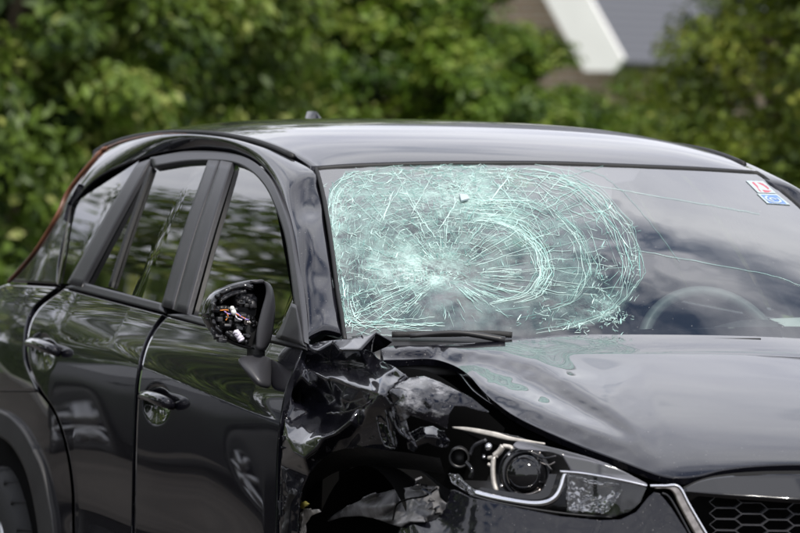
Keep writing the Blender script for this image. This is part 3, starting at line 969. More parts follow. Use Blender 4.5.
# ---- pillar and roof rail of each side
def rail_curves():
    U = [(343, 335), (338.5, 315), (334, 290), (328.5, 249), (322.5, 212), (317.5, 187), (313.5, 170)]
    L = [(306, 340), (304.5, 314), (301, 285), (294, 243), (284, 204), (271, 176.5), (257, 163)]
    U3 = ws_hit(np.array(U, float), -0.004)
    xr = np.array([-1.34, -1.5, -1.75, -2.1, -2.42, -2.68, -2.88, -3.02])
    U3r = np.c_[xr, Y0-roof_half(xr)-0.011, roof_z(xr, Y0-roof_half(xr)*0.999)-0.006]
    Lr = [(243, 156), (226, 151.5), (196, 149.5), (160, 153.5), (130, 163), (104, 174.5), (84, 190), (71, 206)]
    Lp = side_hit(np.array(L+Lr, float))
    return np.vstack([U3, U3r]), Lp
U3, L3 = rail_curves()
U3 = spline(U3, 120); L3 = spline(L3, 120)
nb = 26
s = np.linspace(0, 1, nb)
ch = np.linalg.norm(U3-L3, axis=1)
prof = (4*s*(1-s))**0.9
out = np.array([0.10, -0.72, 0.68]); out /= np.linalg.norm(out)
G = U3[None]*(1-s)[:, None, None]+L3[None]*s[:, None, None]+(prof[:, None]*(ch*np.interp(np.arange(120), [0, 88, 119], [1, 1, .35]))[None]*0.16)[..., None]*out
Gfar = mirror(G)
# dents knocked into the near pillar
q = proj(G.reshape(-1, 3)).reshape(nb, 120, 2)
dent = np.zeros((nb, 120))
for (cx, cy, sx, sy, a) in [(309, 205, 9, 10, -.016), (316, 250, 6, 20, .008), (318, 272, 7, 9, -.014), (322, 305, 10, 12, -.012), (306, 228, 5, 16, .007), (330, 322, 10, 9, .010), (311, 322, 7, 9, -.008)]:
    dent += a*np.exp(-0.5*(((q[..., 0]-cx)/sx)**2+((q[..., 1]-cy)/sy)**2))
dent += 0.003*vnoise(q[..., 0]/14.0, q[..., 1]/30.0, 4)*np.clip((q[..., 1]-170)/40, 0, 1)
grid_obj('front_pillar', G+dent[..., None]*out, M['paint'], car, thick=0.0, roll=0.012)
grid_obj('front_pillar', Gfar, M['paint'], car, thick=0.0, roll=0.012)

def both(name, P, mat, near_parent, far_parent=None, **k):
    a = grid_obj(name, P, mat, near_parent, **k)
    b = grid_obj(name, mirror(P), mat, far_parent or near_parent, **k)
    return a, b

# ---- rear pillars, quarter panels, tailgate
ue = proj(U3[-1])
P = loft([(71.5, 205), (64.5, 232), (58.5, 262), (57.5, 284)], [(ue[0]+0.5, ue[1]+1), (71, 188), (58, 214), (31, 257), (10, 281)], 40, 24)
both('rear_pillar', P, M['paint'], car, roll=0.012)
DOORCUT_R = [(62, 288), (36, 308), (28.5, 332), (29, 362), (41, 389), (55, 410), (66, 440), (73, 478), (75, 520), (75, 640)]
P = loft([(57, 287), (33, 308), (25.5, 332), (26, 363), (38, 391)], [(8, 284), (-30, 300), (-62, 332), (-75, 363), (-80, 391)], 40, 40)
both('quarter_panel', P, M['paint'], car, roll=0.012)
P = loft([(38, 392), (53, 412), (63.5, 441), (70, 478), (72, 520), (72, 640)], [(-80, 391.5), (-10, 408), (21, 428), (41, 468), (53, 533), (56, 640)], 50, 30)
both('quarter_panel', P, M['paint'], car, roll=0.0)
P = loft([(-12, 407), (6, 414), (21, 428), (33, 449), (41.5, 468), (48, 497), (53, 533), (57, 640)], [(-14, 432), (0, 437), (12, 447), (24, 468), (32, 496), (38, 533), (41, 580), (42, 640)], 50, 10, 0.012)
both('arch_cladding', P, M['clad'], car, roll=0.03)
# tailgate and rear end
TG = np.zeros((30, 30, 3))
for i, zt in enumerate(np.linspace(1.47, 0.40, 30)):
    xt = np.interp(zt, [0.4, 0.75, 1.05, 1.15, 1.35, 1.50], [-3.85, -3.85, -3.76, -3.66, -3.45, -3.24])
    hw = float(side_w(np.array([-3.18]), np.array([zt]))[0])*0.93+Y0
    for j, u in enumerate(np.linspace(-1, 1, 30)):
        TG[i, j] = (xt+(abs(u)**4)*(-3.14-xt)*0.9, Y0+u*hw, zt)
grid_obj('tailgate', TG, M['paint'], car)

mrs = pbr('brown_red_reflection', (0.13, 0.052, 0.026), 0.35, noise=.4, nscale=14)  # thin added tubes; their brown colour paints a reflection along the rear edge
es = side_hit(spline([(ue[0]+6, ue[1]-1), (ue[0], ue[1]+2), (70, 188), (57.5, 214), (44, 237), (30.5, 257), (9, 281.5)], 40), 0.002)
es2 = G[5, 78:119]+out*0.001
for Q_ in (es2, mirror(es2)): tube('painted_edge_reflection', Q_, np.linspace(.001, .006, len(es2)), mrs, car, 6)
for Q_ in (es, mirror(es)): tube('painted_edge_reflection', Q_, .006, mrs, car, 6)
# ---- doors
def handle_dent(c):
    cx, cy = c
    def f(X, Y):
        r = ((X-cx)/14.0)**2+((Y-cy-1)/21.0)**2
        return -0.016*np.clip(1-r, 0, 1)**1.4
    return f
def door(side, name, label, A, B, bottom, hc, holder):
    h = handle_dent(hc)
    P = loft(A, B, 150, 110, h)
    d_ = grid_obj(name, P if side < 0 else mirror(P), M['paint'], holder, roll=0.014)
    if label: d_['label'] = label
    hx, hy = hc
    pts = spline([(hx-15, hy-7), (hx-10, hy-7.5), (hx, hy-4), (hx+10, hy), (hx+15, hy+3)], 16)
    hh = 0.034*np.sin(np.linspace(0.10, math.pi-0.10, 16))**0.5-0.004
    P3 = hit(pts, F_side(hh))
    V, F = tube_verts(P3, 0.0135*(0.75+0.4*np.sin(np.linspace(0.2, math.pi-0.2, 16))), 12)
    V = np.array(V)
    if side > 0: V = mirror(V)
    mesh_obj('door_handle', V, F, M['paint'], d_)
    return d_
FD_A = [(167.5, 316), (155, 331), (146, 350), (140.5, 375), (138, 400), (136, 450), (134.5, 533), (133, 640)]
FD_B = [(303, 349), (297, 364), (287, 388), (281, 420), (277.5, 460), (276.5, 533), (275.5, 640)]
RD_B = [(163, 314), (151.5, 330), (142.5, 350), (137.5, 375), (135, 400), (133, 450), (131.5, 533), (130, 640)]
doors = {}
for sd in (-1, 1):
    doors['f', sd] = door(sd, 'front_door', None, FD_A, FD_B, 0, (157, 403), car)
    doors['r', sd] = door(sd, 'rear_door', None, [(65, 288.5), (39, 309)] + DOORCUT_R[2:], RD_B, 0, (43, 350), car)
    mm = (lambda P: P) if sd < 0 else mirror
    fd, rd = doors['f', sd], doors['r', sd]
    # belt mouldings
    grid_obj('belt_moulding', mm(loft([(81, 282), (163, 303.5)], [(65, 287), (163.5, 312)], 20, 5, 0.008)), M['trim'], rd, roll=0.01)
    grid_obj('belt_moulding', mm(loft([(187, 313.5), (240, 327), (303, 342)], [(167, 314.5), (230, 332), (304, 348.5)], 20, 5, 0.008)), M['trim'], fd, roll=0.01)
    # window surround
    O = [(150, 157.5), (187, 151.2), (225, 152.2), (251, 160), (269, 176.5), (280.5, 199.5), (290, 229), (297, 270), (302, 308), (304.5, 342)]
    I = [(153, 166.5), (190, 161), (228, 161.5), (247.5, 169), (263.5, 184.5), (274.5, 206), (284.5, 236), (290, 270), (294.5, 307), (299, 341)]
    grid_obj('window_surround', mm(loft(O, I, 60, 6, 0.010)), M['trim'], fd, roll=0.012)
    grid_obj('door_post', mm(loft([(67, 283), (102, 221), (137, 163.5)], [(81.5, 286.5), (116, 222), (151, 158.5)], 20, 7, 0.011)), M['trim'], rd, roll=0.012)
    grid_obj('door_post', mm(loft([(161, 306), (183, 231), (208, 160)], [(172.5, 309), (195, 231), (219.3, 160.5)], 20, 6, 0.011)), M['trim'], rd, roll=0.012)
    grid_obj('door_post', mm(loft([(174, 310), (196, 231), (220.5, 160.5)], [(187, 314), (210, 232), (232, 162.5)], 20, 6, 0.012)), M['trim'], fd, roll=0.012)
    grid_obj('window_divider', mm(loft([(108, 286), (128, 225), (149, 166)], [(111, 287), (131, 226), (152, 167)], 20, 4, 0.006)), M['seal'], rd, roll=0.008)
    # glass
    grid_obj('window_glass', mm(loft([(110, 288), (131, 226), (152, 164)], [(164, 306), (185, 231), (210, 158)], 24, 16, -0.004)), M['privacy'], rd)
    grid_obj('vent_glass', mm(loft([(80, 285), (115, 222), (149, 160)], [(109, 287.5), (129, 225), (150.5, 166)], 24, 8, -0.004)), M['privacy'], rd)
    grid_obj('window_glass', mm(loft([(186, 316), (225, 326), (262, 335), (302, 345)], [(231, 159), (252, 166), (270, 184), (300, 338)], 40, 40, -0.004)), M['sideglass'], fd)
    grid_obj('quarter_glass', mm(loft([(57.5, 283), (63.5, 250), (71, 205)], [(70, 284), (104, 221), (139, 161)], 24, 12, -0.002)), M['privacy'], car)
    grid_obj('quarter_seal', mm(loft([(56.5, 284), (62.5, 250), (69.5, 206)], [(58.5, 284), (64.5, 250), (71.5, 206)], 20, 3, 0.004)), M['satin'], car)
    grid_obj('mirror_sail', mm(loft([(275, 337), (285, 318), (292, 303)], [(303, 345), (300, 325), (296, 305)], 10, 6, 0.014)), M['plastic'], fd, roll=0.01)
# dark structure behind the gaps between panels
for sd in (-1, 1):
    mm = (lambda P: P) if sd < 0 else mirror
    grid_obj('inner_sill', mm(loft([(-60, 300), (62, 292), (165, 318), (303, 352)], [(60, 640), (120, 640), (200, 640), (290, 640)], 50, 30, -0.04)), M['void'], car)
    grid_obj('inner_rail', mm(loft([(74, 200), (110, 172), (150, 152), (190, 146), (225, 147), (258, 158), (285, 190), (306, 300), (309, 345)],
                                  [(90, 270), (115, 200), (152, 168), (190, 163), (226, 163), (246, 171), (272, 206), (292, 305), (298, 345)], 50, 5, -0.03)), M['void'], car)

# ---- hood
HC = [(x_, y_, 0) for x_, y_ in [(545, 340), (600, 334), (620, 331), (700, 326), (800, 326), (900, 332), (1000, 345), (1000, 480), (800, 480), (640, 365), (720, 360), (690, 400), (720, 425), (600, 372), (760, 470), (720, 475), (700, 450), (660, 420), (650, 395), (560, 357), (900, 480)]] + [
      (506, 354, .004), (530, 362, .010), (555, 374, .014), (580, 389, .015), (605, 406, .015), (625, 422, .012), (640, 438, .006), (648, 450, .0), (660, 462, -.004),
      (470, 362, -.010), (492, 368, -.013), (520, 379, -.014), (545, 391, -.013), (570, 405, -.010), (592, 417, -.007), (612, 428, -.004), (628, 436, .0),
      (474, 376, .002), (490, 386, .004), (515, 398, .010), (545, 411, .013), (575, 423, .013), (605, 432, .010), (628, 441, .006),
      (483, 392, -.012), (500, 405, -.014), (520, 419, -.015), (545, 431, -.014), (570, 442, -.013), (595, 452, -.012), (620, 461, -.011), (640, 469, -.010), (660, 476, -.008), (690, 478, -.003),
      (640, 455, -.002), (668, 470, -.003),
      (381, 346, 0), (405, 347.5, .006), (430, 348, .007), (455, 349, .007), (482, 351, .006), (384, 360, -.028), (405, 359, -.030), (432, 359, -.032), (455, 366, -.026), (400, 353, -.008), (430, 353.5, -.009), (456, 356, -.006), (385, 340, 0), (440, 340, 0), (500, 336, 0)]
_gx, _gy = np.meshgrid(np.arange(375, 1006, 1.5), np.arange(322, 486, 1.5))
_gh = 0.70*blur2(lin_field(HC, _gx, _gy), 12)
_ner = np.clip((655-_gx)/90, 0, 1)*np.clip((_gy-350-(_gx-500)*0.28)/12, 0, 1)
_gh = _gh + 0.0010*_ner*(vnoise(_gx/16, _gy/9, 8)+0.5*vnoise(_gx/8+3, _gy/5, 9))
def hood_h(X, Y):
    fx_ = np.clip((X-375)/1.5, 0, _gh.shape[1]-1.001); fy_ = np.clip((Y-322)/1.5, 0, _gh.shape[0]-1.001)
    i_ = fx_.astype(int); j_ = fy_.astype(int); u_ = fx_-i_; v_ = fy_-j_
    return (_gh[j_, i_]*(1-u_)+_gh[j_, i_+1]*u_)*(1-v_)+(_gh[j_+1, i_]*(1-u_)+_gh[j_+1, i_+1]*u_)*v_
HP = [((381, 346), (383, 360)), ((400, 345.5), (405, 359.5)), ((425, 345), (432, 359)), ((445, 344.5), (455, 366)), ((460, 343.5), (470, 376.5)), ((472, 343), (481, 389)),
      ((485, 342), (495, 402)), ((505, 340.5), (520, 419)), ((540, 337), (570, 442)), ((575, 334), (620, 461)), ((605, 331.5), (660, 475.5)), ((640, 329.5), (681, 478)),
      ((670, 328), (700, 476)), ((700, 327), (722, 470.5)), ((740, 327), (755, 466.5)), ((790, 327), (800, 464.8)), ((850, 329), (860, 466)), ((900, 332), (905, 469)), ((985, 345), (985, 440))]
HA = np.array([a for a, b in HP], float); HB = np.array([b for a, b in HP], float)
def dense(P, n):
    k = np.arange(len(P)); Q = []
    for i_ in range(len(P)-1):
        p0, p1, p2, p3 = P[max(i_-1, 0)], P[i_], P[i_+1], P[min(i_+2, len(P)-1)]
        t = np.linspace(0, 1, n, endpoint=False)[:, None]
        Q.append(0.5*((2*p1)+(-p0+p2)*t+(2*p0-5*p1+4*p2-p3)*t**2+(-p0+3*p1-3*p2+p3)*t**3))
    return np.vstack(Q+[P[-1:]])
HA = dense(HA, 14); HB = dense(HB, 14)
sv = np.linspace(0, 1, 80)[:, None, None]
HG = (HA[None]*(1-sv)+HB[None]*sv)
HH = hood_h(HG[..., 0], HG[..., 1])
HV = hit(HG.reshape(-1, 2), F_hood(HH.ravel())).reshape(80, -1, 3)
c0 = 15*14                                       # past the frame the hood goes on to its far edge
kv = np.linspace(0, 1, 80)
fe = np.c_[-0.50+1.12*kv, 0.72-0.10*kv**3, np.zeros(80)]
for c_ in range(c0, HV.shape[1]):
    q_ = (c_-c0)/(HV.shape[1]-1-c0)
    P_ = HV[:, c0]*(1-q_)+fe*q_
    P_[:, 0] += 0.12*(q_-q_*q_)*kv
    if c_ > c0: HV[:, c_] = np.c_[P_[:, :2], hood_z(P_[:, 0], P_[:, 1])]
hood = grid_obj('hood', HV, M['paint'], car, roll=0.016)
hood['label'] = 'buckled black hood'
lip = hit(spline([(497, 408), (508, 416), (520, 423), (570, 446), (620, 465), (660, 480), (680, 482.5), (700, 480.5), (722, 474.5), (755, 470), (800, 468.5), (860, 470), (900, 474)], 90), F_hood(-0.022))
lip2 = lip+np.array([-0.10, 0.05, -0.02])
grid_obj('hood_frame', np.array([lip, (lip+lip2)/2+np.array([0, 0, .004]), lip2]), M['void'], hood, thick=0.012)
ef = [(434, 357.5), (444, 359.5), (454, 366), (463, 375), (473, 387), (484, 396), (497, 405)]
ef2 = [(436, 362), (446, 366), (456, 374), (464, 384), (473, 394), (484, 402), (497, 409)]
ea, eb = spline(ef, 40), spline(ef2, 40)
efg = np.array([hit(ea*(1-k)+eb*k, F_hood(-.032+.010*math.sin(k*3.1)-.012*k+.003*vnoise(np.arange(40)/5.0, np.full(40, k*2), 14))) for k in np.linspace(0, 1, 8)])
grid_obj('hood_edge_fold', efg, M['paint'], hood, thick=.004)
box('engine_bay', -0.30, 0.42, -0.62, 0.70, 0.35, 0.86, M['void'], car, 0.05)
box('underbody', -3.35, 0.50, -0.74, 0.82, 0.24, 0.46, M['void'], car, 0.05)

# ---- windshield
def ws_dent(X, Y):
    g = -0.050*np.exp(-0.5*(((X-440)/75)**2+((Y-272)/38)**2))
    g += -0.012*np.exp(-0.5*(((X-436)/22)**2+((Y-277)/9)**2))
    m = np.exp(-0.5*(((X-455)/105)**2+((Y-250)/60)**2))
    return g+m*0.006*(vnoise(X/22, Y/14, 21)+0.5*vnoise(X/9+5, Y/6, 22))
WL = [(316.5, 169), (321.5, 187.5), (326.5, 212), (332, 249), (337.5, 290), (341.5, 315), (345, 340)]
WR = [(758, 173), (780, 190), (806, 213), (842, 253), (880, 296), (900, 322), (912, 345)]
a = spline(WL, 70); b = spline(WR, 70)
top = spline(HEAD, 150)
s_ = np.linspace(0, 1, 150)
WG = np.zeros((70, 150, 2))
WG[:] = a[:, None]*(1-s_)[None, :, None]+b[:, None]*s_[None, :, None]
bow = (top[:, 1]+2.2)-WG[0, :, 1]
WG[..., 1] += bow[None]*((1-np.linspace(0, 1, 70))**2)[:, None]
wp = WG.reshape(-1, 2)
WV = hit(wp, F_ws(ws_dent(wp[:, 0], wp[:, 1])))
wind = grid_obj('windshield', WV.reshape(70, 150, 3), M['wind'], car)
wind['label'] = 'windshield shattered on its right half'
IMP = np.array([443.0, 274.0])
RA = np.array([-180, -150, -125, -100, -90, -70, -55, -40, -25, -12, 0, 15, 30, 45, 60, 75, 90, 105, 120, 135, 150, 165, 180])   # degrees, y up
RR = np.array([117, 122, 78, 60, 57, 60, 72, 92, 128, 178, 197, 190, 172, 146, 122, 112, 109, 112, 122, 138, 130, 120, 117])
def crack_r(X, Y):
    dx, dy = X-IMP[0], IMP[1]-Y
    an = np.degrees(np.arctan2(dy, dx))
    return np.hypot(dx, dy)/np.interp(an, RA, RR)
def frost(X, Y):
    f = np.zeros(X.shape)
    for cx, cy, sx, sy, am in [(430, 276, 24, 6, .55), (436, 277, 50, 16, .15), (400, 260, 45, 8, .20), (395, 192, 55, 24, .42), (464, 187, 24, 13, .48), (470, 200, 45, 20, .25), (340, 200, 12, 26, .45), (333, 262, 7, 45, .45), (525, 222, 34, 26, .22),
                               (560, 270, 16, 34, .22), (450, 240, 60, 22, .34), (380, 250, 40, 40, .22), (465, 302, 85, 20, .26), (608, 312, 13, 12, .6), (578, 327, 12, 5, .4), (585, 262, 12, 40, .12), (637, 275, 5, 30, .25), (395, 270, 50, 12, .3)]:
        f += am*np.exp(-0.5*(((X-cx)/sx)**2+((Y-cy)/sy)**2))
    return 1.0*f*np.clip((1.04-crack_r(X, Y))/0.05, 0, 1)
fr_ = wind.data.attributes.new('frost', 'FLOAT', 'POINT')
fr_.data.foreach_set('value', frost(wp[:, 0], wp[:, 1]).astype(np.float32))

def build_cracks():
    rg = np.random.default_rng(77)
    lines = []                                        # (points in picture space, width m, tone)
    def pol(f, an, jit=0.0):
        r = f*np.interp(((an+180) % 360)-180, RA, RR)
        return np.stack([IMP[0]+r*np.cos(np.radians(an)), IMP[1]-r*np.sin(np.radians(an))], -1)
    def ring(f0, a0, a1, wd, tone, wob=0.02, ph=None):
        n = max(6, int(abs(a1-a0)/3.5))
        an = np.linspace(a0, a1, n)
        k = rg.uniform(0, 50)
        f = f0*(1+wob*vnoise(an/14.0+k, np.full(n, k), 31)+wob*0.5*rg.normal(0, .5, n))
        p = pol(f, an)
        p += rg.normal(0, 0.25, p.shape)
        lines.append((p, wd, tone))
    def radial(an, f0, f1, wd, tone, curl=6.0):
        n = max(5, int((f1-f0)*26))
        f = np.linspace(f0, f1, n)
        aa = an+curl*rg.normal(0, .6)*(f-f0)+np.cumsum(rg.normal(0, 0.5, n))
        lines.append((pol(f, aa)+rg.normal(0, 0.35, (n, 2)), wd, tone))
    # concentric strands: dense above and to the left of the impact, sparse below
    angs = []
    a_n = -32.0
    while a_n < 232:
        angs.append(a_n); a_n += rg.uniform(2.0, 4.6) if a_n > 12 else rg.uniform(5, 11)
    fs = [0.14, 0.19, 0.24, 0.29, 0.34, 0.39, 0.44, 0.48, 0.52, 0.56, 0.60, 0.64, 0.68, 0.72, 0.755, 0.79, 0.825, 0.86, 0.89, 0.92, 0.945, 0.97, 1.0]
    node = {}
    for i_, an in enumerate(angs):
        for j_, f in enumerate(fs):
            node[i_, j_] = pol(np.array([f*rg.normal(1, .016)]), np.array([an+rg.normal(0, 1.2)]))[0]
    def seg_(p, q_, wd, tone):
        n = 5
        t_l = np.linspace(0, 1, n)[:, None]
        lines.append((p*(1-t_l)+q_*t_l+np.r_[[[0, 0]], rg.normal(0, .22, (n-2, 2)), [[0, 0]]], wd*.72, tone))
    for i_, an in enumerate(angs):
        for j_, f in enumerate(fs):
            keep = 0.88 if an > 15 else (0.9 if j_ in (7, 8, 14, 21, 22) else 0.10)
            if an > 195: keep = 0.45
            if i_+1 < len(angs) and rg.uniform() < keep: seg_(node[i_, j_], node[i_+1, j_], rg.uniform(.0003, .0009), rg.uniform(.1, 1))
            if j_+1 < len(fs) and rg.uniform() < (.42 if an > 15 else .36): seg_(node[i_, j_], node[i_, j_+1], rg.uniform(.0003, .0008), rg.uniform(.1, 1))
            if i_+1 < len(angs) and j_+1 < len(fs) and rg.uniform() < (.16 if an > 15 else .05): seg_(node[i_, j_], node[i_+1, j_+1], rg.uniform(.0003, .0008), rg.uniform(.2, 1))
    # bundles that make the strong curved strands to the right
    for f, a0, a1, m in [(0.50, -35, 70, 12), (0.54, -25, 60, 8), (0.735, -22, 42, 8), (0.77, -14, 36, 6), (0.995, -16, 58, 9), (0.965, -12, 50, 5), (0.86, 8, 46, 4), (0.62, 20, 80, 12), (0.68, 25, 85, 12)]:
        for _ in range(m):
            b0 = a0+rg.uniform(0, 30); b1 = a1-rg.uniform(0, 30)
            if b1-b0 > 8: ring(f*rg.normal(1, 0.034), b0, b1, rg.uniform(0.0003, 0.0008), rg.uniform(0.2, 0.95), 0.03)
    # left and top edge bands, broken up
    edge = spline([(380, 166.5), (355, 172), (338, 181), (328.5, 198), (328.5, 225), (332, 255), (337, 290), (341, 315), (350, 327), (375, 328), (410, 330), (470, 332)], 90)
    for _ in range(60):
        i0 = rg.integers(0, 70); n = rg.integers(5, 16)
        seg = edge[i0:i0+n]
        inn = (IMP-seg); inn /= np.linalg.norm(inn, axis=1, keepdims=True)
        lines.append((seg+inn*(abs(rg.normal(0, 6)))+np.cumsum(rg.normal(0, .5, seg.shape), 0), rg.uniform(.0004, .0009), rg.uniform(.2, .9)))
    # hair lines fanning down to the right of the impact, and a fan into the lower corner
    for _ in range(58):
        radial(rg.uniform(-44, 14), rg.uniform(.17, .34), rg.uniform(.34, .52), rg.uniform(.0002, .0005), rg.uniform(.3, .9), 2)
    for _ in range(16):
        f0 = rg.uniform(.2, .6); radial(rg.uniform(196, 226), f0, min(f0+rg.uniform(.2, .6), .98), rg.uniform(.0003, .0008), rg.uniform(.2, .9), 4)
    for _ in range(70):
        f0 = rg.uniform(.15, .8); radial(rg.uniform(15, 200), f0, min(f0+rg.uniform(.08, .35), 1.0), rg.uniform(.0003, .0007), rg.uniform(.1, .9), 8)
    for _ in range(20):
        f0 = rg.uniform(.25, .7); radial(rg.uniform(230, 330), f0, min(f0+rg.uniform(.08, .3), .98), rg.uniform(.0003, .0005), rg.uniform(.3, .7), 4)
    # long straight diagonals across the top
    for _ in range(26):
        x0, y0 = rg.uniform(345, 560), rg.uniform(164, 200); L = rg.uniform(18, 62); th = R(rg.choice([48, 42, 55, 118]))+rg.normal(0, .12)
        lines.append((np.array([x0, y0])+np.outer(np.linspace(0, L, 12), [math.cos(th), math.sin(th)])+rg.normal(0, .3, (12, 2)), rg.uniform(.0003, .0009), rg.uniform(.5, 1)))
    # cross cracks between the strands of the right lobe
    for _ in range(34):
        f0 = rg.choice([0.5, 0.74]); radial(rg.uniform(-14, 45), f0, f0+rg.uniform(.06, .27), rg.uniform(.0003, .0008), rg.uniform(.3, .9), 14)
    # fine short splinters following the strands
    for _ in range(650):
        an = rg.uniform(5, 205) if rg.uniform() < .9 else rg.uniform(-30, 15)
        f0 = rg.uniform(0.03, 1.0)**0.6
        c = pol(np.array([f0]), np.array([an]))[0]
        th = np.radians(an+rg.choice([90, 0, 60, 120], p=[.6, .16, .12, .12])+rg.normal(0, 16))
        L = rg.uniform(1.5, 9)
        q_ = c+np.outer(np.linspace(-.5, .5, 4)*L, [math.cos(th), -math.sin(th)])+rg.normal(0, .18, (4, 2))
        lines.append((q_, rg.uniform(.0002, .0007), rg.uniform(.0, 1)**1.4))
    # small star low on the right, and star marks along the top edge
    for cx, cy, m, L in [(506, 174, 22, 15), (568, 178, 7, 14), (352, 318, 22, 14), (463, 190, 18, 14), (395, 176, 12, 12)]:
        for _ in range(m):
            th = rg.uniform(0, 2*math.pi); r0 = rg.uniform(0, .3)*L; r1 = r0+rg.uniform(.3, 1)*L
            q_ = np.array([cx, cy])+np.outer(np.linspace(r0, r1, 5), [math.cos(th), math.sin(th)*0.8])+np.cumsum(rg.normal(0, .7, (5, 2)), 0)
            lines.append((q_, rg.uniform(.0003, .0007), rg.uniform(.4, 1)))
    # crushed knots where the strands meet the lower edge
    for cx, cy, sx, sy, m in [(607, 312, 7, 9, 80), (616, 321, 6, 4, 30), (578, 327, 8, 3, 34), (600, 285, 4, 20, 60), (634, 262, 3, 22, 50), (545, 285, 5, 24, 70), (463, 185, 22, 10, 200), (345, 195, 9, 14, 90), (437, 277, 18, 5, 120)]:
        for _ in range(m):
            c = np.array([rg.normal(cx, sx), rg.normal(cy, sy)]); th = rg.uniform(0, math.pi); L = rg.uniform(1.5, 7)
            q_ = c+np.outer(np.linspace(-.5, .5, 4)*L, [math.cos(th), math.sin(th)])+rg.normal(0, .12, (4, 2))
            lines.append((q_, rg.uniform(.0003, .0007), rg.uniform(.2, 1)))
    # long faint runs into the clear half
    for pts in [[(560, 180), (620, 190), (680, 200), (760, 214)], [(575, 168), (606, 178), (640, 210), (680, 262)], [(636, 250), (700, 262), (770, 275), (806, 288)], [(560, 178), (590, 170), (606, 165)]]:
        lines.append((spline(pts, 30)+rg.normal(0, .25, (30, 2)), .00025, .3))
    ok = []
    for p, w, tn in lines:
        m = (p[:, 1] > np.interp(p[:, 0], top[:, 0], top[:, 1])+1.5) & (p[:, 1] < 336) & (p[:, 0] > np.interp(p[:, 1], a[:, 1], a[:, 0])+1.5)
        # keep runs of points on the glass
        st = None
        for i_ in range(len(p)+1):
            if i_ < len(p) and m[i_]:
                if st is None: st = i_
            else:
                if st is not None and i_-st >= 3: ok.append((p[st:i_], w, tn))
                st = None
    allp = np.vstack([p for p, _, _ in ok])
    h = ws_dent(allp[:, 0], allp[:, 1])+0.003
    V3 = hit(allp, F_ws(h))
    nrm = np.array([0.46, 0.0, 0.89])
    VV, FF, TT = [], [], []
    k = 0; base = 0
    for p, w, tn in ok:
        n = len(p); q_ = V3[k:k+n]; k += n
        T = np.gradient(q_, axis=0); T /= (np.linalg.norm(T, axis=1, keepdims=True)+1e-12)
        S = np.cross(T, nrm); S /= (np.linalg.norm(S, axis=1, keepdims=True)+1e-12)
        ww = w*math.exp(rg.normal(-.1, .45))*np.clip(0.5+0.8*rg.uniform(size=n), .3, 1.3); ww[0] *= .2; ww[-1] *= .2
        VV.append(np.stack([q_-S*ww[:, None], q_+nrm*0.0007, q_+S*ww[:, None]], 1).reshape(-1, 3))
        i_ = base+3*np.arange(n-1)
        FF.append(np.stack([i_, i_+1, i_+4, i_+3], 1)); FF.append(np.stack([i_+1, i_+2, i_+5, i_+4], 1))
        TT.append(np.full(3*n, np.clip(tn+rg.normal(0, .05), 0, 1))); base += 3*n
    o = fast_mesh('crack', np.vstack(VV), np.vstack(FF), M['crack'], wind, np.concatenate(TT))
    tag(o, kind='stuff')
build_cracks()
# pale plate that paints a bright reflection near the top of the glass
cp = ws_hit([(459, 195), (467, 196), (469, 200), (461, 202)], 0.004)
mesh_obj('painted_glint', np.vstack([cp, cp+np.array([.003, 0, .004])]), [(4, 5, 6, 7), (0, 1, 5, 4), (1, 2, 6, 5), (2, 3, 7, 6), (3, 0, 4, 7)], M['palesticker'], wind, False)
# seal round the windshield
sealp = np.vstack([spline(WL[::-1], 40), spline(HEAD, 60)[1:]+np.array([0, 1.6]), spline(WR, 40)[1:]])
tube('windshield_seal', ws_hit(sealp, -0.002), 0.0055, M['seal'], wind, 6)
# two stickers, upper far corner: a red and white one above a blue and white one
def sticker(name, quad, ink, motif):
    Q = ws_hit(quad, 0.002)
    o = mesh_obj(name, np.vstack([Q, Q+np.array([.0008, 0, .001])]), [(4, 5, 6, 7), (0, 1, 5, 4), (1, 2, 6, 5), (2, 3, 7, 6), (3, 0, 4, 7)], M['palesticker'], wind, False)
    quad = np.array(quad, float)
    for m_, mt in motif:
        m_ = np.array(m_, float)
        p = quad[0]*(1-m_[:, :1])*(1-m_[:, 1:])+quad[1]*m_[:, :1]*(1-m_[:, 1:])+quad[2]*m_[:, :1]*m_[:, 1:]+quad[3]*(1-m_[:, :1])*m_[:, 1:]
        q_ = ws_hit(p, 0.0050)
        mesh_obj('print', q_, [tuple(range(len(q_)))], mt, o, False)
def arc(cx, cy, r0, r1, a0, a1, n=12):
    t = np.linspace(R(a0), R(a1), n)
    return np.vstack([np.c_[cx+r1*np.cos(t), cy+r1*np.sin(t)], np.c_[cx+r0*np.cos(t[::-1]), cy+r0*np.sin(t[::-1])]])
sticker('sticker', [(746, 181), (763, 181.5), (776, 193.5), (758, 193)], 'red',
        [([(.22, .08), (.42, .06), (.40, .42), (.30, .60), (.28, .92), (.12, .92)], M['red']), ([(.55, .10), (.92, .10), (.94, .55), (.80, .70), (.74, .40)], M['red']), ([(.42, .70), (.95, .78), (.95, .93), (.40, .93)], M['red'])])
sticker('sticker', [(757, 193.8), (776.5, 194.3), (790, 205), (767, 203.5)], 'blue',
        [([(.12, .08), (.95, .08), (.92, .92), (.14, .92)], M['blue'])])
q0 = [(757, 193.8), (776.5, 194.3), (790, 205), (767, 203.5)]
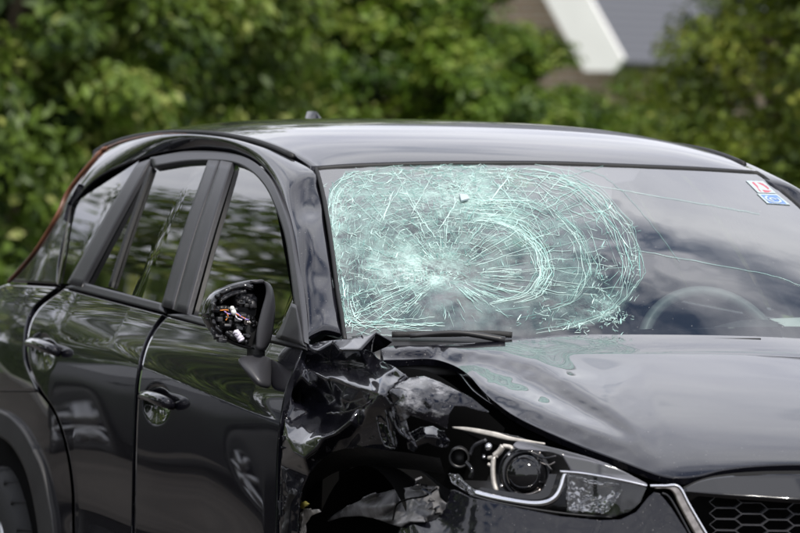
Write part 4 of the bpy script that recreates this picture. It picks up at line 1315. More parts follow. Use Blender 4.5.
for (r0, r1, a0, a1) in [(.26, .36, -30, 250), (.08, .17, 100, 380)]:
    ac = arc(.52, .5, r0, r1, a0, a1)
    qd = np.array(q0, float)
    p = qd[0]*(1-ac[:, :1])*(1-ac[:, 1:])+qd[1]*ac[:, :1]*(1-ac[:, 1:])+qd[2]*ac[:, :1]*ac[:, 1:]+qd[3]*(1-ac[:, :1])*ac[:, 1:]
    q_ = ws_hit(p, 0.0075)
    n = len(q_)//2
    mesh_obj('print', q_, [(i, i+1, 2*n-2-i, 2*n-1-i) for i in range(n-1)], M['palesticker'], wind, False)

# ---- cowl and wipers
cw = []
for y in np.linspace(-0.72, 0.74, 50):
    xb = float(ws_x(np.array([y]), np.array([1.115]))[0])
    cw.append([(xb-0.02, y, 1.122), (xb+0.015, y, 1.108), (xb+0.04, y, 1.085), (xb+0.08, y, 1.04)])
grid_obj('cowl_panel', np.array(cw), M['plastic'], car, thick=0.01)
def wiper(p0, p1, name='wiper'):
    p0, p1 = np.array(p0), np.array(p1)
    w = tube(name, spline([p0, (p0+p1)/2+np.array([0, 0, .012]), p1], 16), np.linspace(.008, .005, 16), M['plastic'], car, 8)
    bl = ws_hit(spline([(392, 334.5), (440, 334), (490, 333.5), (512, 335)], 20) if p0[1] < 0.2 else spline([(640, 341), (700, 341), (760, 341)], 20), 0.012)
    tube('wiper_blade', bl, 0.008, M['rubber'], w, 6)
    return w
wp0 = ws_hit([(505, 340)], 0.05)[0]; wp1 = ws_hit([(410, 336)], 0.02)[0]
wiper(wp0, wp1)
wp0 = np.array([-0.30, 0.35, 1.085]); wp1 = np.array([-0.22, -0.10, 1.09])
wiper(wp0, wp1)

# ---- interior
def soft(name, pts_rows, mat, parent):
    P = np.array(pts_rows, float)
    o = grid_obj(name, P, mat, parent, ref=P.reshape(-1, 3).mean(0))
    m = o.modifiers.new('sub', 'SUBSURF'); m.levels = 1; m.render_levels = 2
    return o
def pad(name, c, size, mat, parent, tilt=0.0, bv=0.05):
    sx, sy, sz = size
    V, F = box_geo(-sx/2, sx/2, -sy/2, sy/2, -sz/2, sz/2)
    V = np.array(V)
    ca, sa = math.cos(tilt), math.sin(tilt)
    V = np.c_[V[:, 0]*ca+V[:, 2]*sa, V[:, 1], -V[:, 0]*sa+V[:, 2]*ca]+np.array(c)
    o = mesh_obj(name, V, F, mat, parent, True)
    bevel(o, bv, 4)
    return o
ds = []
for y in np.linspace(-0.70, 0.72, 40):
    xb = float(ws_x(np.array([y]), np.array([1.12]))[0])
    bin_ = 0.05*math.exp(-((y-0.36)/0.17)**2)
    ds.append([(xb-0.005, y, 1.095), (xb-0.12, y, 1.105+bin_*.3), (xb-0.26, y, 1.11+bin_), (xb-0.33, y, 1.09+bin_), (xb-0.37, y, 1.03+bin_*.4), (xb-0.38, y, 0.75)])
grid_obj('dashboard', np.array(ds), M['dash'], car, ref=np.array([-.4, 0, .6]))
cs = np.array([-0.93, 0.40, 1.045]); tl = R(28)
t_ = np.linspace(0, 2*math.pi, 49)
ax1 = np.array([0, 1.0, 0]); ax2 = np.array([-math.sin(tl), 0, math.cos(tl)])
V, F = tube_verts([cs+0.185*(math.cos(a_)*ax1+math.sin(a_)*ax2) for a_ in t_], 0.016, 10)
stw = mesh_obj('steering_wheel', V, F, pbr('grey_leather', (0.16, 0.165, 0.17), .45), car)
pad('hub', cs+np.array([.02, 0, 0]), (0.07, 0.16, 0.12), M['dash'], stw, tl, .03)
for dy, dz in ((-1, 0.02), (1, 0.02), (0, -1)):
    tube('spoke', [cs+ax1*dy*.05+ax2*dz*.05, cs+ax1*dy*.18+ax2*dz*.18], .014, M['dash'], stw, 6)
tube('column', [cs, cs+np.array([.35, 0, -.17])], .04, M['dash'], stw, 10)
for yy in (-0.38, 0.40):
    st = pad('front_seat', (-1.52, yy, 0.62), (0.52, 0.50, 0.18), M['seat'], car, 0.08, .06)
    pad('seat_back', (-1.78, yy, 0.98), (0.16, 0.48, 0.64), M['seat'], st, -0.22, .06)
    hr = pad('headrest', (-1.87, yy, 1.385), (0.11, 0.26, 0.17), M['seat'], st, -0.15, .05)
    for dy in (-.06, .06): tube('post', [(-1.84, yy+dy, 1.25), (-1.865, yy+dy, 1.36)], .006, M['satin'], hr, 6)
rs = pad('rear_seat', (-2.55, Y0, 0.62), (0.5, 1.30, 0.2), M['seat'], car, .05, .06)
pad('seat_back', (-2.86, Y0, 0.95), (0.16, 1.30, 0.58), M['seat'], rs, -0.25, .06)
for yy in (-0.42, 0.43): pad('headrest', (-2.96, yy, 1.30), (0.10, 0.24, 0.14), M['seat'], rs, -0.15, .04)
field_patch('sensor_cover', [(548, 166), (640, 169), (634, 180), (612, 183), (611, 207), (596, 203), (575, 190), (556, 178)], [(548, 166, -.02), (640, 169, -.02), (611, 207, -.02), (575, 190, -.02)], 'ws', pbr('lilac_grey_frit', (0.16, 0.125, 0.15), .5), car, step=3, thick=.004)
im = pad('interior_mirror', (-1.12, 0.03, 1.43), (0.03, 0.24, 0.065), M['plastic'], car, 0.2, .012)
tube('stem', [(-1.11, .03, 1.45), (-1.10, .03, 1.495)], .008, M['plastic'], im, 6)
# papers lying on the dashboard, seen through the glass
pp = np.array([ws_hit([p_], -0.05)[0] for p_ in [(769, 320), (812, 317), (822, 327), (782, 327)]])
ppz = np.full(4, 1.128); pp = np.array([at_t(*p_, 11.3) for p_ in [(769, 320), (815, 318), (825, 328), (785, 328)]])
pp = []
for p_ in [(769, 319.5), (818, 317.5), (830, 327), (784, 326.5)]:
    k = rays(np.array(p_, float)); pp.append(CAM+k*(1.150-CAM[2])/k[2])
pp = np.array(pp)
o = mesh_obj('paper_sheet', np.vstack([pp, pp+np.array([0, 0, .002])]), [(4, 5, 6, 7), (3, 2, 1, 0), (0, 1, 5, 4), (1, 2, 6, 5), (2, 3, 7, 6), (3, 0, 4, 7)], M['paper'], None, False)
tag(o, 'white sheet of paper lying on the dashboard behind the windshield', 'paper')

# ---- crumpled right front fender
M['scuffed'] = paint_mat('scuffed_black_paint', (tuple(side_hit([(430, 398)], -0.05)[0]), 0.16), 0.1)
FEND = [(304.5, 346), (318, 342), (334, 340), (352, 338.5), (376, 332.5), (373, 341), (371, 350), (376, 357), (384, 362), (396, 368), (408, 377), (398, 384), (389, 391), (386, 397), (393, 404), (399, 420),
        (400, 436), (397, 449), (385, 450.5), (362, 447), (346, 448), (333, 452), (319, 461), (309, 474), (302, 490), (299, 510), (298, 540), (279.5, 540), (279.5, 500), (281, 463), (284.5, 424), (290.5, 391), (300, 366)]
FC = [(304, 346, 0), (300, 366, -.012), (290, 391, -.012), (284, 424, .002), (281, 463, 0), (279, 540, 0), (298, 540, 0), (302, 490, 0), (290, 500, .003),
      (318, 343, -.02), (334, 341, -.024), (352, 339, -.03), (376, 333, -.05), (372, 349, -.075), (384, 361, -.08),
      (316, 351, .0), (340, 350, .004), (360, 350, -.014),
      (308, 362, -.035), (330, 362, -.055), (350, 364, -.062), (368, 367, -.075),
      (302, 376, -.010), (326, 379, .006), (346, 383, .006), (360, 388, .0), (371, 391, .0), (372, 376, -.03), (365, 374, -.045),
      (300, 388, -.035), (318, 391, -.042), (336, 399, -.052), (350, 402, -.048), (364, 398, -.038),
      (379, 394, .016), (386, 396, .010), (396, 369, -.03), (407, 377, -.03), (390, 386, -.005), (383, 376, -.02), (392, 376, -.035),
      (297, 398, -.050), (312, 396, -.066), (328, 405, -.062), (345, 412, -.050), (360, 405, -.025),
      (286, 436, .012), (294, 452, .026), (304, 458, .028), (318, 447, .018), (334, 434, .006), (350, 421, .000), (368, 407, .004),
      (300, 426, -.012), (312, 434, -.004), (303, 444, .014), (322, 422, -.028), (292, 424, -.006), (310, 412, -.040),
      (309, 474, .0), (319, 461, -.012), (333, 452, -.028), (346, 448, -.035), (362, 447, -.04), (385, 450, -.05), (397, 449, -.05),
      (340, 440, -.02), (360, 428, -.03), (378, 420, -.028), (386, 408, -.004), (392, 425, -.018), (380, 436, -.035), (398, 420, -.03)]
def kinks(poly, ctrl, n, sd, seed):
    rg = np.random.default_rng(seed)
    P = np.asarray(poly, float); lo_, hi_ = P.min(0), P.max(0)
    q_ = rg.uniform(lo_, hi_, (n*4, 2)); q_ = q_[in_poly(q_[:, 0], q_[:, 1], P)][:n]
    C = np.asarray(ctrl, float)
    far = np.sqrt(((q_[:, None]-C[None, :, :2])**2).sum(2)).min(1) > 4.0
    q_ = q_[far]
    h_ = lin_field(ctrl, q_[:, 0], q_[:, 1])
    return list(ctrl)+[(a[0], a[1], b+rg.normal(0, sd)) for a, b in zip(q_, h_)]
FC = kinks([p_ for p_ in FEND if p_[1] < 455], FC, 46, .005, 6)
fend = field_patch('front_fender', FEND, FC, 'side', M['paint'], car, step=1.0, mode='lin', blur=3, ripple=0.0006, rscale=13.0, seed=41, thick=0.003)
fend['label'] = 'crumpled black front fender torn open above the wheel'
# scuffed flap of the same fender, pushed forward under the hood
SCF = [(389, 391), (398, 384), (409, 378), (424, 376), (440, 382), (456, 390), (472, 398), (490, 413), (477, 410), (462, 406), (454, 406), (449, 415), (447, 429), (436, 424), (424, 420), (410, 415), (405, 420),
       (408, 432), (414, 441), (417, 448), (405, 437), (398, 422), (393, 404)]
SC_C = [(389, 391, .01), (398, 384, -.01), (409, 378, -.03), (424, 376, -.05), (440, 382, -.055), (456, 390, -.055), (472, 398, -.05), (490, 413, -.05), (462, 406, -.03), (449, 415, -.02), (447, 429, -.03),
        (424, 420, .0), (410, 415, .012), (405, 420, .0), (408, 432, .006), (417, 448, -.01), (398, 422, -.01), (393, 404, -.005), (405, 396, .018), (425, 398, .005), (440, 402, -.01), (415, 388, -.01), (430, 410, .004), (400, 405, .02)]
flap = field_patch('fender_flap', SCF, kinks(SCF, SC_C, 40, .005, 8), 'side', M['scuffed'], fend, step=1.0, mode='lin', blur=4, ripple=0.0018, rscale=10.0, seed=51, thick=0.003)
BLB = [(406, 441), (411, 432), (420, 427), (433, 426), (444, 432), (450, 441), (447, 447), (437, 447), (428, 443), (420, 446), (414, 452), (408, 449)]
field_patch('fender_flap', BLB, [(406, 441, -.05), (420, 427, -.06), (433, 426, -.06), (450, 441, -.07), (437, 447, -.04), (414, 452, -.05), (425, 436, -.015), (438, 437, -.02), (416, 442, -.03)], 'side', M['paint'], fend, step=1.0, blur=4, ripple=0.0008, seed=53)
# torn strips hanging from the fold
for pts, hs, r in [([(385, 398), (386, 410), (389, 428), (395, 447)], -0.01, .004), ([(376, 405), (377, 420), (381, 437), (386, 446), (396, 449)], -0.02, .0035), ([(392, 402), (394, 416), (398, 430), (410, 440), (417, 447)], -0.005, .004),
                   ([(378, 395), (364, 406), (345, 412), (327, 413)], 0.004, .003), ([(386, 396), (393, 386), (405, 375)], 0.004, .003)]:
    tube('torn_edge', hit(spline(pts, 24)+RNG.normal(0, .35, (24, 2)), F_side(hs+0.004*vnoise(np.arange(24)/3.0, np.zeros(24), 5))), r*0.7, M['paint'], fend, 6)
for poly, hs in [([(374, 404), (388, 400), (397, 447), (386, 448), (380, 436)], -0.035), ]:
    field_patch('torn_strip', poly, [(p_[0], p_[1], hs+random.uniform(-.012, .012)) for p_ in poly], 'side', M['gloss'], fend, step=1.5, blur=1, ripple=.004, seed=9)
# folded corner flap above the hood hinge
cf = hit(np.array([(376, 332), (392.5, 341), (386, 346), (372, 352), (373, 342)], float), F_side(np.array([-.05, -.10, -.10, -.085, -.06])))
o = mesh_obj('folded_corner', cf, [(0, 1, 2), (0, 2, 4), (4, 2, 3)], M['paint'], fend, False); solid(o, .003)
# what shows through the tears
G_ = loft([(290, 352), (330, 352), (380, 366), (430, 372), (470, 398), (505, 428)], [(285, 500), (330, 470), (380, 465), (420, 470), (450, 490), (480, 500)], 40, 20, -0.16)
grid_obj('inner_fender', G_, M['void'], car)
# wheel arch: lip and liner
OA = [(298.5, 545), (299.5, 510), (303, 490), (310, 474), (320, 461), (334, 452), (347, 448), (363, 447), (386, 450), (410, 453), (440, 458)]
IA = [(304, 545), (306, 515), (310, 498), (318, 484), (330, 475), (345, 469), (364, 466), (385, 467), (405, 469), (425, 471), (445, 474)]
a_ = spline(OA, 50); b_ = spline(IA, 50)
A3 = side_hit(a_, -0.035); B3 = side_hit(b_, -0.12)
grid_obj('wheel_arch_liner', np.array([A3*(1-k)+B3*k for k in np.linspace(0, 1, 8)]), pbr('arch_liner', (0.016, 0.016, 0.017), 0.5, bump=.3, bscale=60), car)
ww = []
for a_ in np.linspace(-0.15, math.pi+0.15, 40):
    ww.append([(0.07+0.50*math.cos(a_), y_, 0.30+0.555*math.sin(a_)) for y_ in (-0.84, -0.74, -0.60, -0.48)]+[(0.09+0.05*math.cos(a_), -0.475, 0.30+0.06*math.sin(a_))])
grid_obj('wheel_well', np.array(ww), M['void'], car)
box('splash_wall', -0.43, -0.385, -0.865, -0.40, 0.2, 0.88, M['void'], car, .01)
# torn splash guard hanging in the arch
TG_ = [(322, 523), (337, 512), (352, 504), (372, 495), (395, 489), (418, 486), (438, 486), (440, 497), (447, 505), (443, 514), (434, 520), (422, 522), (410, 521), (401, 527), (390, 524), (377, 519), (360, 516), (343, 517)]
sg = field_patch('splash_guard', TG_, [(322, 523, -.10), (352, 504, -.07), (395, 489, -.08), (438, 486, -.09), (443, 514, -.05), (410, 521, -.02), (377, 519, -.06), (343, 517, -.09), (395, 505, -.03), (420, 503, -.045), (397, 508, -.06), (399, 498, -.07), (368, 507, -.045)],
            'side', M['torn'], car, step=1.2, blur=2, ripple=.004, seed=61)
sg['label'] = 'torn grey splash guard hanging in the wheel arch'
tube('torn_edge', hit(spline([(437, 488), (425, 496), (408, 499), (397, 504), (394, 515), (393, 520)], 24), F_side(-.028)), .0022, M['void'], sg, 5)
# ragged end of the bumper skin
for k_, (cx, cy) in enumerate([(428, 492), (432, 500), (436, 507), (430, 510), (424, 488), (418, 480), (438, 514)]):
    p_ = hit(np.array([(cx+RNG.uniform(-5, 5), cy+RNG.uniform(-4, 4)) for _ in range(5)]), F_side(np.full(5, -.03)+RNG.uniform(-.03, .02, 5)))
    o = mesh_obj('plastic_shard', p_, [(0, 1, 2), (1, 3, 2), (2, 3, 4)], M['torn'] if k_ % 2 else M['gloss'], sg, False); solid(o, .004)
# bent bracket and pale mounting tab by the sill
br_ = field_patch('sill_bracket', [(281, 540), (283, 510), (287, 496), (293, 487), (298, 491), (297, 505), (294, 520), (292, 540)], [(281, 540, .012), (287, 496, .016), (298, 491, .0), (294, 520, -.01), (292, 540, -.01)], 'side', M['clad'], car, step=1.2, blur=2, ripple=.002)
field_patch('sill_bracket', [(298, 540), (300, 526), (299, 514), (303, 510), (318, 509), (320, 512), (311, 516), (306, 524), (304, 540)], [(298, 540, -.02), (303, 510, -.02), (319, 511, -.03), (306, 524, -.035), (304, 540, -.03)], 'side', M['bracket'], car, step=1.0, blur=1, ripple=.003, seed=13)
o = field_patch('clip', [(299, 503), (305, 501), (308, 504), (303, 509), (299, 508)], [(299, 503, -.01), (308, 504, -.01), (303, 509, -.02)], 'side', pbr('yellow_plastic', (0.5, 0.42, 0.10), .4), br_, step=1.0, blur=1)
# plain far fender
xs = np.linspace(-0.30, 0.62, 40); FF_ = []
for x_ in xs:
    zt = float(hood_z(np.array([x_]), np.array([Y0+0.76]))[0])-0.01
    zb = 0.70 if x_ > -0.27 else 0.35
    row = []
    for z_ in np.linspace(zt, max(0.30, 0.30 + 0.42*math.sqrt(max(0, 1-((x_-0.08)/0.42)**2)) if abs(x_-.08) < .42 else 0.30), 24):
        row.append((x_, 2*Y0+float(side_w(np.array([x_]), np.array([z_]))[0]), z_))
    FF_.append(row)
FF_ = np.array(FF_)
top_in = FF_[:, :1].copy(); top_in[:, 0, 1] = Y0+0.74; top_in[:, 0, 2] += 0.012
grid_obj('front_fender', np.concatenate([top_in, FF_], 1), M['paint'], car)

# ---- bumper
BMP = [(392, 545), (400, 527), (410, 521.5), (424, 522), (434, 520), (442, 513), (447, 503), (450, 489), (456, 490), (470, 496.5), (490, 501.5), (520, 508), (560, 516), (600, 520), (620, 519.5), (636, 512), (648, 497), (654, 492), (660, 493), (672, 508), (686, 530), (692, 545)]
def bump_extra(X, Y):
    return 0.010*np.exp(-np.clip(Y-(488+(X-450)*0.2), 0, 99)/7.0)*(X < 640)*-1.0
bm = field_patch('front_bumper', BMP, [(392, 545, -.03), (410, 521, -.03), (434, 520, -.035), (450, 489, -.05), (470, 497, -.012), (520, 508, -.004), (600, 520, -.002), (636, 512, -.004), (654, 492, -.006), (690, 540, .004), (560, 535, .014), (470, 530, .012), (430, 540, .0), (620, 535, .012)],
            'side', M['paint'], car, step=1.5, mode='tps', thick=.006, ripple=.0012, rscale=16, seed=19)
# lower bumper below the frame
LB = []
for y_ in np.linspace(-0.86, 0.87, 60):
    row = []
    for z_ in np.linspace(0.62, 0.25, 14):
        lo_, hi_ = 0.0, 0.9
        for _ in range(22):
            m_ = (lo_+hi_)/2
            if side_w(np.array([m_]), np.array([z_]))[0] > abs(y_-Y0): lo_ = m_
            else: hi_ = m_
        row.append((lo_, y_, z_))
    LB.append(row)
grid_obj('lower_bumper', np.array(LB), M['paint'], car)

# ---- headlight
hl = field_patch('headlight', [(452, 428), (480, 430), (520, 438), (560, 450), (600, 462), (647, 485), (640, 503), (630, 512), (612, 518), (560, 514), (510, 504), (465, 493), (448, 480)],
                 [(452, 428, -.16), (520, 438, -.13), (600, 462, -.06), (647, 485, -.02), (612, 518, -.05), (510, 504, -.10), (448, 480, -.16), (520, 470, -.19), (560, 475, -.12)], 'side', M['plastic'], car, step=2, blur=3)
hl['label'] = 'broken headlight with its lens cover torn away'
def px_tube(name, pts, h, r, mat, parent, n=30, seg=8):
    return tube(name, hit(spline(pts, n), F_side(h)), r, mat, parent, seg)
px_tube('light_strip', [(475, 492.5), (490, 496.5), (510, 500.5), (532, 503.5), (546, 502.5), (556, 497), (561, 488), (564, 478), (567, 472)], -0.02, 0.0075, M['chrome'], hl, 50)
px_tube('chrome_line', [(560, 471.5), (580, 473), (605, 477), (628, 481.5), (647, 486)], 0.001, 0.0032, M['chrome'], hl)
px_tube('chrome_line', [(470, 495), (500, 503), (540, 510), (575, 514.5), (612, 517)], -0.006, 0.0022, M['plastic'], hl)
# strip's inner bezel
G_ = loft([(476, 490), (510, 497), (535, 499.5), (548, 496), (553, 486), (557, 474)], [(480, 487), (510, 492), (532, 494), (541, 491), (546, 484), (549, 474)], 30, 5, -0.03)
grid_obj('bezel', G_, M['gloss'], hl)
# projector: barrel, ring and glass ball
pc = side_hit([(526, 474)], -0.075)[0]
axf = np.array([0.93, -0.36, -0.02]); axf /= np.linalg.norm(axf)
ex = np.cross(axf, [0, 0, 1]); ex /= np.linalg.norm(ex); ez = np.cross(ex, axf)
def turned(name, prof, mat, parent, c=pc, seg=36, ax=axf):
    ex_ = np.cross(ax, [0, 0, 1]); ex_ /= np.linalg.norm(ex_); ez_ = np.cross(ex_, ax)
    G__ = np.array([[c+ax*h_+r_*(math.cos(t)*ex_+math.sin(t)*ez_) for t in np.linspace(0, 2*math.pi, seg+1)] for r_, h_ in prof])
    return grid_obj(name, G__, mat, parent, ref=c-ax*0.02)
pj = turned('projector', [(.050, -.09), (.052, -.03), (.050, -.022), (.054, -.018), (.054, .0), (.047, .004), (.045, -.004)], M['gloss'], hl)
turned('lens', [(.044, -.004), (.043, .008), (.038, .020), (.029, .030), (.018, .036), (.008, .0385), (.0005, .039)], M['gloss'], pj)
turned('ring', [(.0445, .001), (.0475, .0055), (.050, .003)], M['trim'], pj)
turned('ring', [(.056, -.045), (.059, -.040), (.056, -.034)], M['trim'], pj)
# silver mounting frame on the outer side
for pts, w in [([(503, 446), (499, 452), (494, 456)], .007), ([(494, 456), (493, 468), (494, 482), (497, 492)], .006), ([(488, 458), (498, 456)], .004), ([(488, 464), (494, 467)], .004), ([(503, 446), (510, 447), (513, 450)], .005)]:
    px_tube('mounting_frame', pts, -.055, w, M['bracket'], hl, 12, 4)
for cx, cy, r_ in [(488.5, 447, 3.6), (484, 457, 1.9), (502, 486, 2.0), (509, 455, 2.0), (546, 486, 2.2)]:
    c_ = side_hit([(cx, cy)], -.06)[0]; rr_ = r_*0.0022
    turned('screw', [(rr_, -.02), (rr_, 0), (rr_*.7, .004), (.0003, .005)], M['alloy'], hl, c_, 12)
for pts, r_, mt in [([(515, 492), (530, 494), (541, 490)], .006, 'satin'), ([(505, 494), (512, 496), (520, 497)], .004, 'bracket'), ([(536, 455), (545, 458), (556, 456)], .0025, 'trim'), ([(530, 452), (545, 463), (552, 470)], .002, 'trim'),
                    ([(540, 452), (538, 460), (548, 465), (555, 462)], .0018, 'satin'), ([(470, 455), (474, 446), (486, 440)], .004, 'trim'), ([(466, 462), (472, 470), (470, 478)], .005, 'gloss')]:
    px_tube('inner_fitting', pts, -.07, r_, M[mt], hl, 14, 6)
# round duct on the left of the lamp
dc = side_hit([(459, 458)], -.12)[0]
turned('duct', [(.022, -.06), (.023, 0), (.019, .002), (.018, -.05), (.0005, -.05)], M['plastic'], hl, dc, 24)
# reflector at the inner end with facets, under clear plastic
mref, t, b = new_mat('faceted_reflector')
vo = t.nodes.new('ShaderNodeTexVoronoi'); vo.inputs['Scale'].default_value = 62
co = t.nodes.new('ShaderNodeTexCoord'); t.links.new(co.outputs['Object'], vo.inputs['Vector'])
bp = t.nodes.new('ShaderNodeBump'); bp.inputs['Strength'].default_value = 0.6; bp.inputs['Distance'].default_value = 0.008
t.links.new(vo.outputs['Distance'], bp.inputs['Height']); t.links.new(bp.outputs[0], b.inputs['Normal'])
b.inputs['Base Color'].default_value = (0.36, 0.36, 0.36, 1); b.inputs['Metallic'].default_value = 1.0; b.inputs['Roughness'].default_value = 0.12
field_patch('reflector', [(566, 475), (600, 480), (626, 486), (618, 498), (606, 513), (568, 510)], [(566, 475, -.05), (626, 486, -.04), (606, 513, -.02), (568, 510, -.03), (590, 494, -.085)], 'side', mref, hl, step=1.5, blur=2, ripple=.004, rscale=4, seed=4)
field_patch('lens_cover', [(566, 473), (605, 478), (647, 487), (640, 503), (630, 511), (612, 516.5), (566, 511.5)], [(566, 473, .0), (647, 487, 0), (612, 516, .0), (566, 511, .0), (605, 495, .008)], 'side', M['clear'], hl, step=2, mode='tps', thick=0)
# remains of the cover along the top, catching the sky
smk = pbr('smoked_lens_plastic', (0.10, 0.10, 0.115), 0.12, spec=0.9)
G_ = loft([(513, 445), (517, 441.5), (526, 442), (545, 446), (570, 452), (600, 461), (625, 472), (647, 484)], [(514, 446), (520, 449), (535, 450), (554, 453), (568, 459), (590, 468), (620, 479), (647, 485.5)], 60, 8, lambda X, Y: -0.055+0.05*np.clip((X-500)/147, 0, 1)+0.03*np.clip((Y-(442+(X-515)*.30))/9, 0, 1))
grid_obj('lens_cover_remnant', G_, smk, hl, thick=.003)
G_ = loft([(560, 452), (566, 455), (590, 460), (620, 470), (646, 483)], [(571, 471), (580, 472.5), (600, 475.5), (628, 480.5), (647, 485)], 30, 8, -0.002)
grid_obj('lens_cover_remnant', G_, smk, hl, thick=.003)
G_ = loft([(452, 426.5), (470, 427.5), (495, 432), (512, 437), (545, 443)], [(453, 428), (470, 431.5), (490, 436), (508, 440), (545, 444.5)], 40, 4, lambda X, Y: -.03-.0004*(X-452))
grid_obj('lens_cover_remnant', G_, M['bracket'], hl, thick=.003)
field_patch('lens_cover_remnant', [(448, 473), (458, 474), (464, 481), (474, 489), (486, 494), (474, 495), (462, 489), (452, 483)], [(448, 473, -.06), (474, 495, -.01), (486, 494, -.02), (464, 481, -.05)], 'side', M['clear'], hl, step=1.0, blur=1)

# ---- nose: grille frame, upper bar, mesh
fr2 = loft([(655, 486), (679, 487.5), (690, 507), (712, 545)], [(655, 488.5), (671, 490.5), (680, 508), (700, 545)], 40, 5, 0.004)
gf = grid_obj('grille_frame', fr2, M['satin'], car, roll=.012)
px_tube('chrome_line', [(650, 486), (665, 486), (679, 487), (690, 506), (713, 545)], 0.008, 0.0035, M['chrome'], gf, 40)
px_tube('frame_edge', [(662, 493), (668, 496), (676, 508), (696, 545)], 0.002, 0.003, M['gloss'], gf, 40)
# black bar between hood and mesh
G_ = nose_loft([(684, 489), (700, 481), (722, 476.5), (755, 474.5), (800, 474), (860, 475), (900, 477)], [(684, 491), (705, 493), (730, 495), (760, 497), (800, 499.5), (860, 500), (900, 499)], 60, 12, lambda X, Y: -0.035+0.060*np.clip((Y-475)/24, 0, 1))
gb = grid_obj('grille_bar', G_, M['gloss'], car, roll=.01)
G_ = nose_loft([(683, 487), (700, 479.5), (722, 474.5), (755, 471.5), (800, 470.5), (860, 471), (900, 474)], [(684, 489), (700, 481), (722, 476.5), (755, 474.5), (800, 474), (860, 475), (900, 477)], 60, 3, -0.04)
grid_obj('hood_seal', G_, M['seal'], car)
G_ = nose_loft([(684, 489), (705, 490), (760, 493), (800, 495), (930, 495)], [(712, 545), (730, 600), (790, 600), (830, 600), (930, 600)], 40, 10, -0.055)
grid_obj('grille_back', G_, M['void'], car)
# hexagonal mesh: one cell object after the other, sharing a mesh
gl_c = side_hit([(760, 520)], 0.0)[0]
gn = np.array([0.97, -0.22, 0.05])
pitch_x, pitch_z = 0.078, 0.0305
def hexcell():
    pts = [(-.0345, 0), (-.0205, .0118), (.0205, .0118), (.0345, 0), (.0205, -.0118), (-.0205, -.0118)]
    V = []
    for y_, z_ in pts: V += [(0.0, y_, z_), (0.0, y_*.965, z_*.92), (-.02, y_*.95, z_*.88)]
    F = []
    for i in range(6):
        j = (i+1) % 6
        F += [(3*i, 3*j, 3*j+1, 3*i+1), (3*i+1, 3*j+1, 3*j+2, 3*i+2)]
    return V, F
cell_me = None
gmesh = None
edge_l = side_hit(spline([(690, 492), (699, 507), (714, 533), (722, 545)], 20), 0.0)
k_ = 0
for r_i in range(0, 13):
    for c_i in range(-1, 9):
        y_ = -0.395+c_i*0.110+(0.055 if r_i % 2 else 0)
        z_ = 0.850-r_i*0.0118
        # only on the mesh side of the frame and below the bar
        lo_, hi_ = 0.3, 0.9
        for _ in range(24):
            m_ = (lo_+hi_)/2
            if side_w(np.array([m_]), np.array([z_]))[0] > abs(y_): lo_ = m_
            else: hi_ = m_
        p_ = np.array([lo_-0.012, y_, z_])
        px_, py_ = proj(p_)
        if px_ < np.interp(py_, [492, 533], [700, 722]) or px_ > 870 or py_ < np.interp(px_, [690, 730, 800], [498, 501, 506]): continue
        ang = math.atan2(float(side_w(np.array([lo_-.03]), np.array([z_]))[0]-side_w(np.array([lo_]), np.array([z_]))[0]), .03)
        if cell_me is None:
            V, F = hexcell()
            first = mesh_obj('grille_cell', V, F, pbr('grille_plastic', (.05, .05, .055), .3), gb, False); cell_me = first.data; ob = first
        else:
            ob = link(bpy.data.objects.new('grille_cell', cell_me), gb)
        ob.location = tuple(p_)
        ob.rotation_euler = (0, 0, -(math.pi/2-ang) if y_ < 0 else (math.pi/2-ang))
        k_ += 1

fb = bm.copy(); link(fb, car); fb.scale = (1, -1, 1)
fg = gf.copy(); link(fg, car); fg.scale = (1, -1, 1)
for ch_ in gf.children:
    c_ = ch_.copy(); link(c_, fg)
fl = hl.copy(); link(fl, car); fl.scale = (1, -1, 1); fl['label'] = 'whole headlight'
for ch_ in hl.children:
    if ch_.name.split('.')[0] in ('light_strip', 'chrome_line', 'projector', 'reflector'):
        c_ = ch_.copy(); link(c_, fl)
cv = loft([(452, 428), (480, 430), (520, 438), (560, 450), (600, 462), (625, 473), (646, 484)], [(449, 481), (466, 493), (510, 504), (560, 514), (612, 518), (632, 510), (647, 487)], 40, 12, 0.0)
grid_obj('lens_cover', cv, M['clear'], fl)
# ---- broken door mirror
mx0 = -0.52
OUTL = [(211, 318), (214, 304), (222, 293), (236, 286.5), (252, 282), (265, 281.5), (272, 288), (274.5, 305), (274, 325), (270, 342), (264, 350), (248, 348), (232, 342), (219, 333)]
ol = spline(OUTL+OUTL[:1], 49)
ol3 = np.array([at_x(p_[0], p_[1], mx0) for p_ in ol])
cm = ol3.mean(0)
rings = [ol3+np.array([.0, 0, 0])]
for sx_, dx in [(1.03, -.03), (1.0, -.07), (.93, -.10)]:
    rings.append(cm+(ol3-cm)*sx_+np.array([dx, 0, 0]))
mir = grid_obj('door_mirror', np.array(rings), M['gloss'], car, ref=cm-np.array([.05, 0, 0]), thick=.004)
mir['label'] = 'door mirror with its cover broken off and wires exposed'
inner = [cm+(ol3-cm)*sx_+np.array([dx, 0, 0]) for sx_, dx in [(.985, -.002), (.93, -.03), (.80, -.055), (.4, -.06), (.01, -.06)]]
grid_obj('mirror_inner', np.array(inner), M['void'], mir, flip=True, ref=cm-np.array([.05, 0, 0]))
gl3 = [cm+(ol3-cm)*sx_+np.array([dx, 0, 0]) for sx_, dx in [(.90, -.104), (.5, -.106), (.01, -.106)]]
grid_obj('mirror_glass', np.array(gl3), M['chrome'], mir, ref=cm)
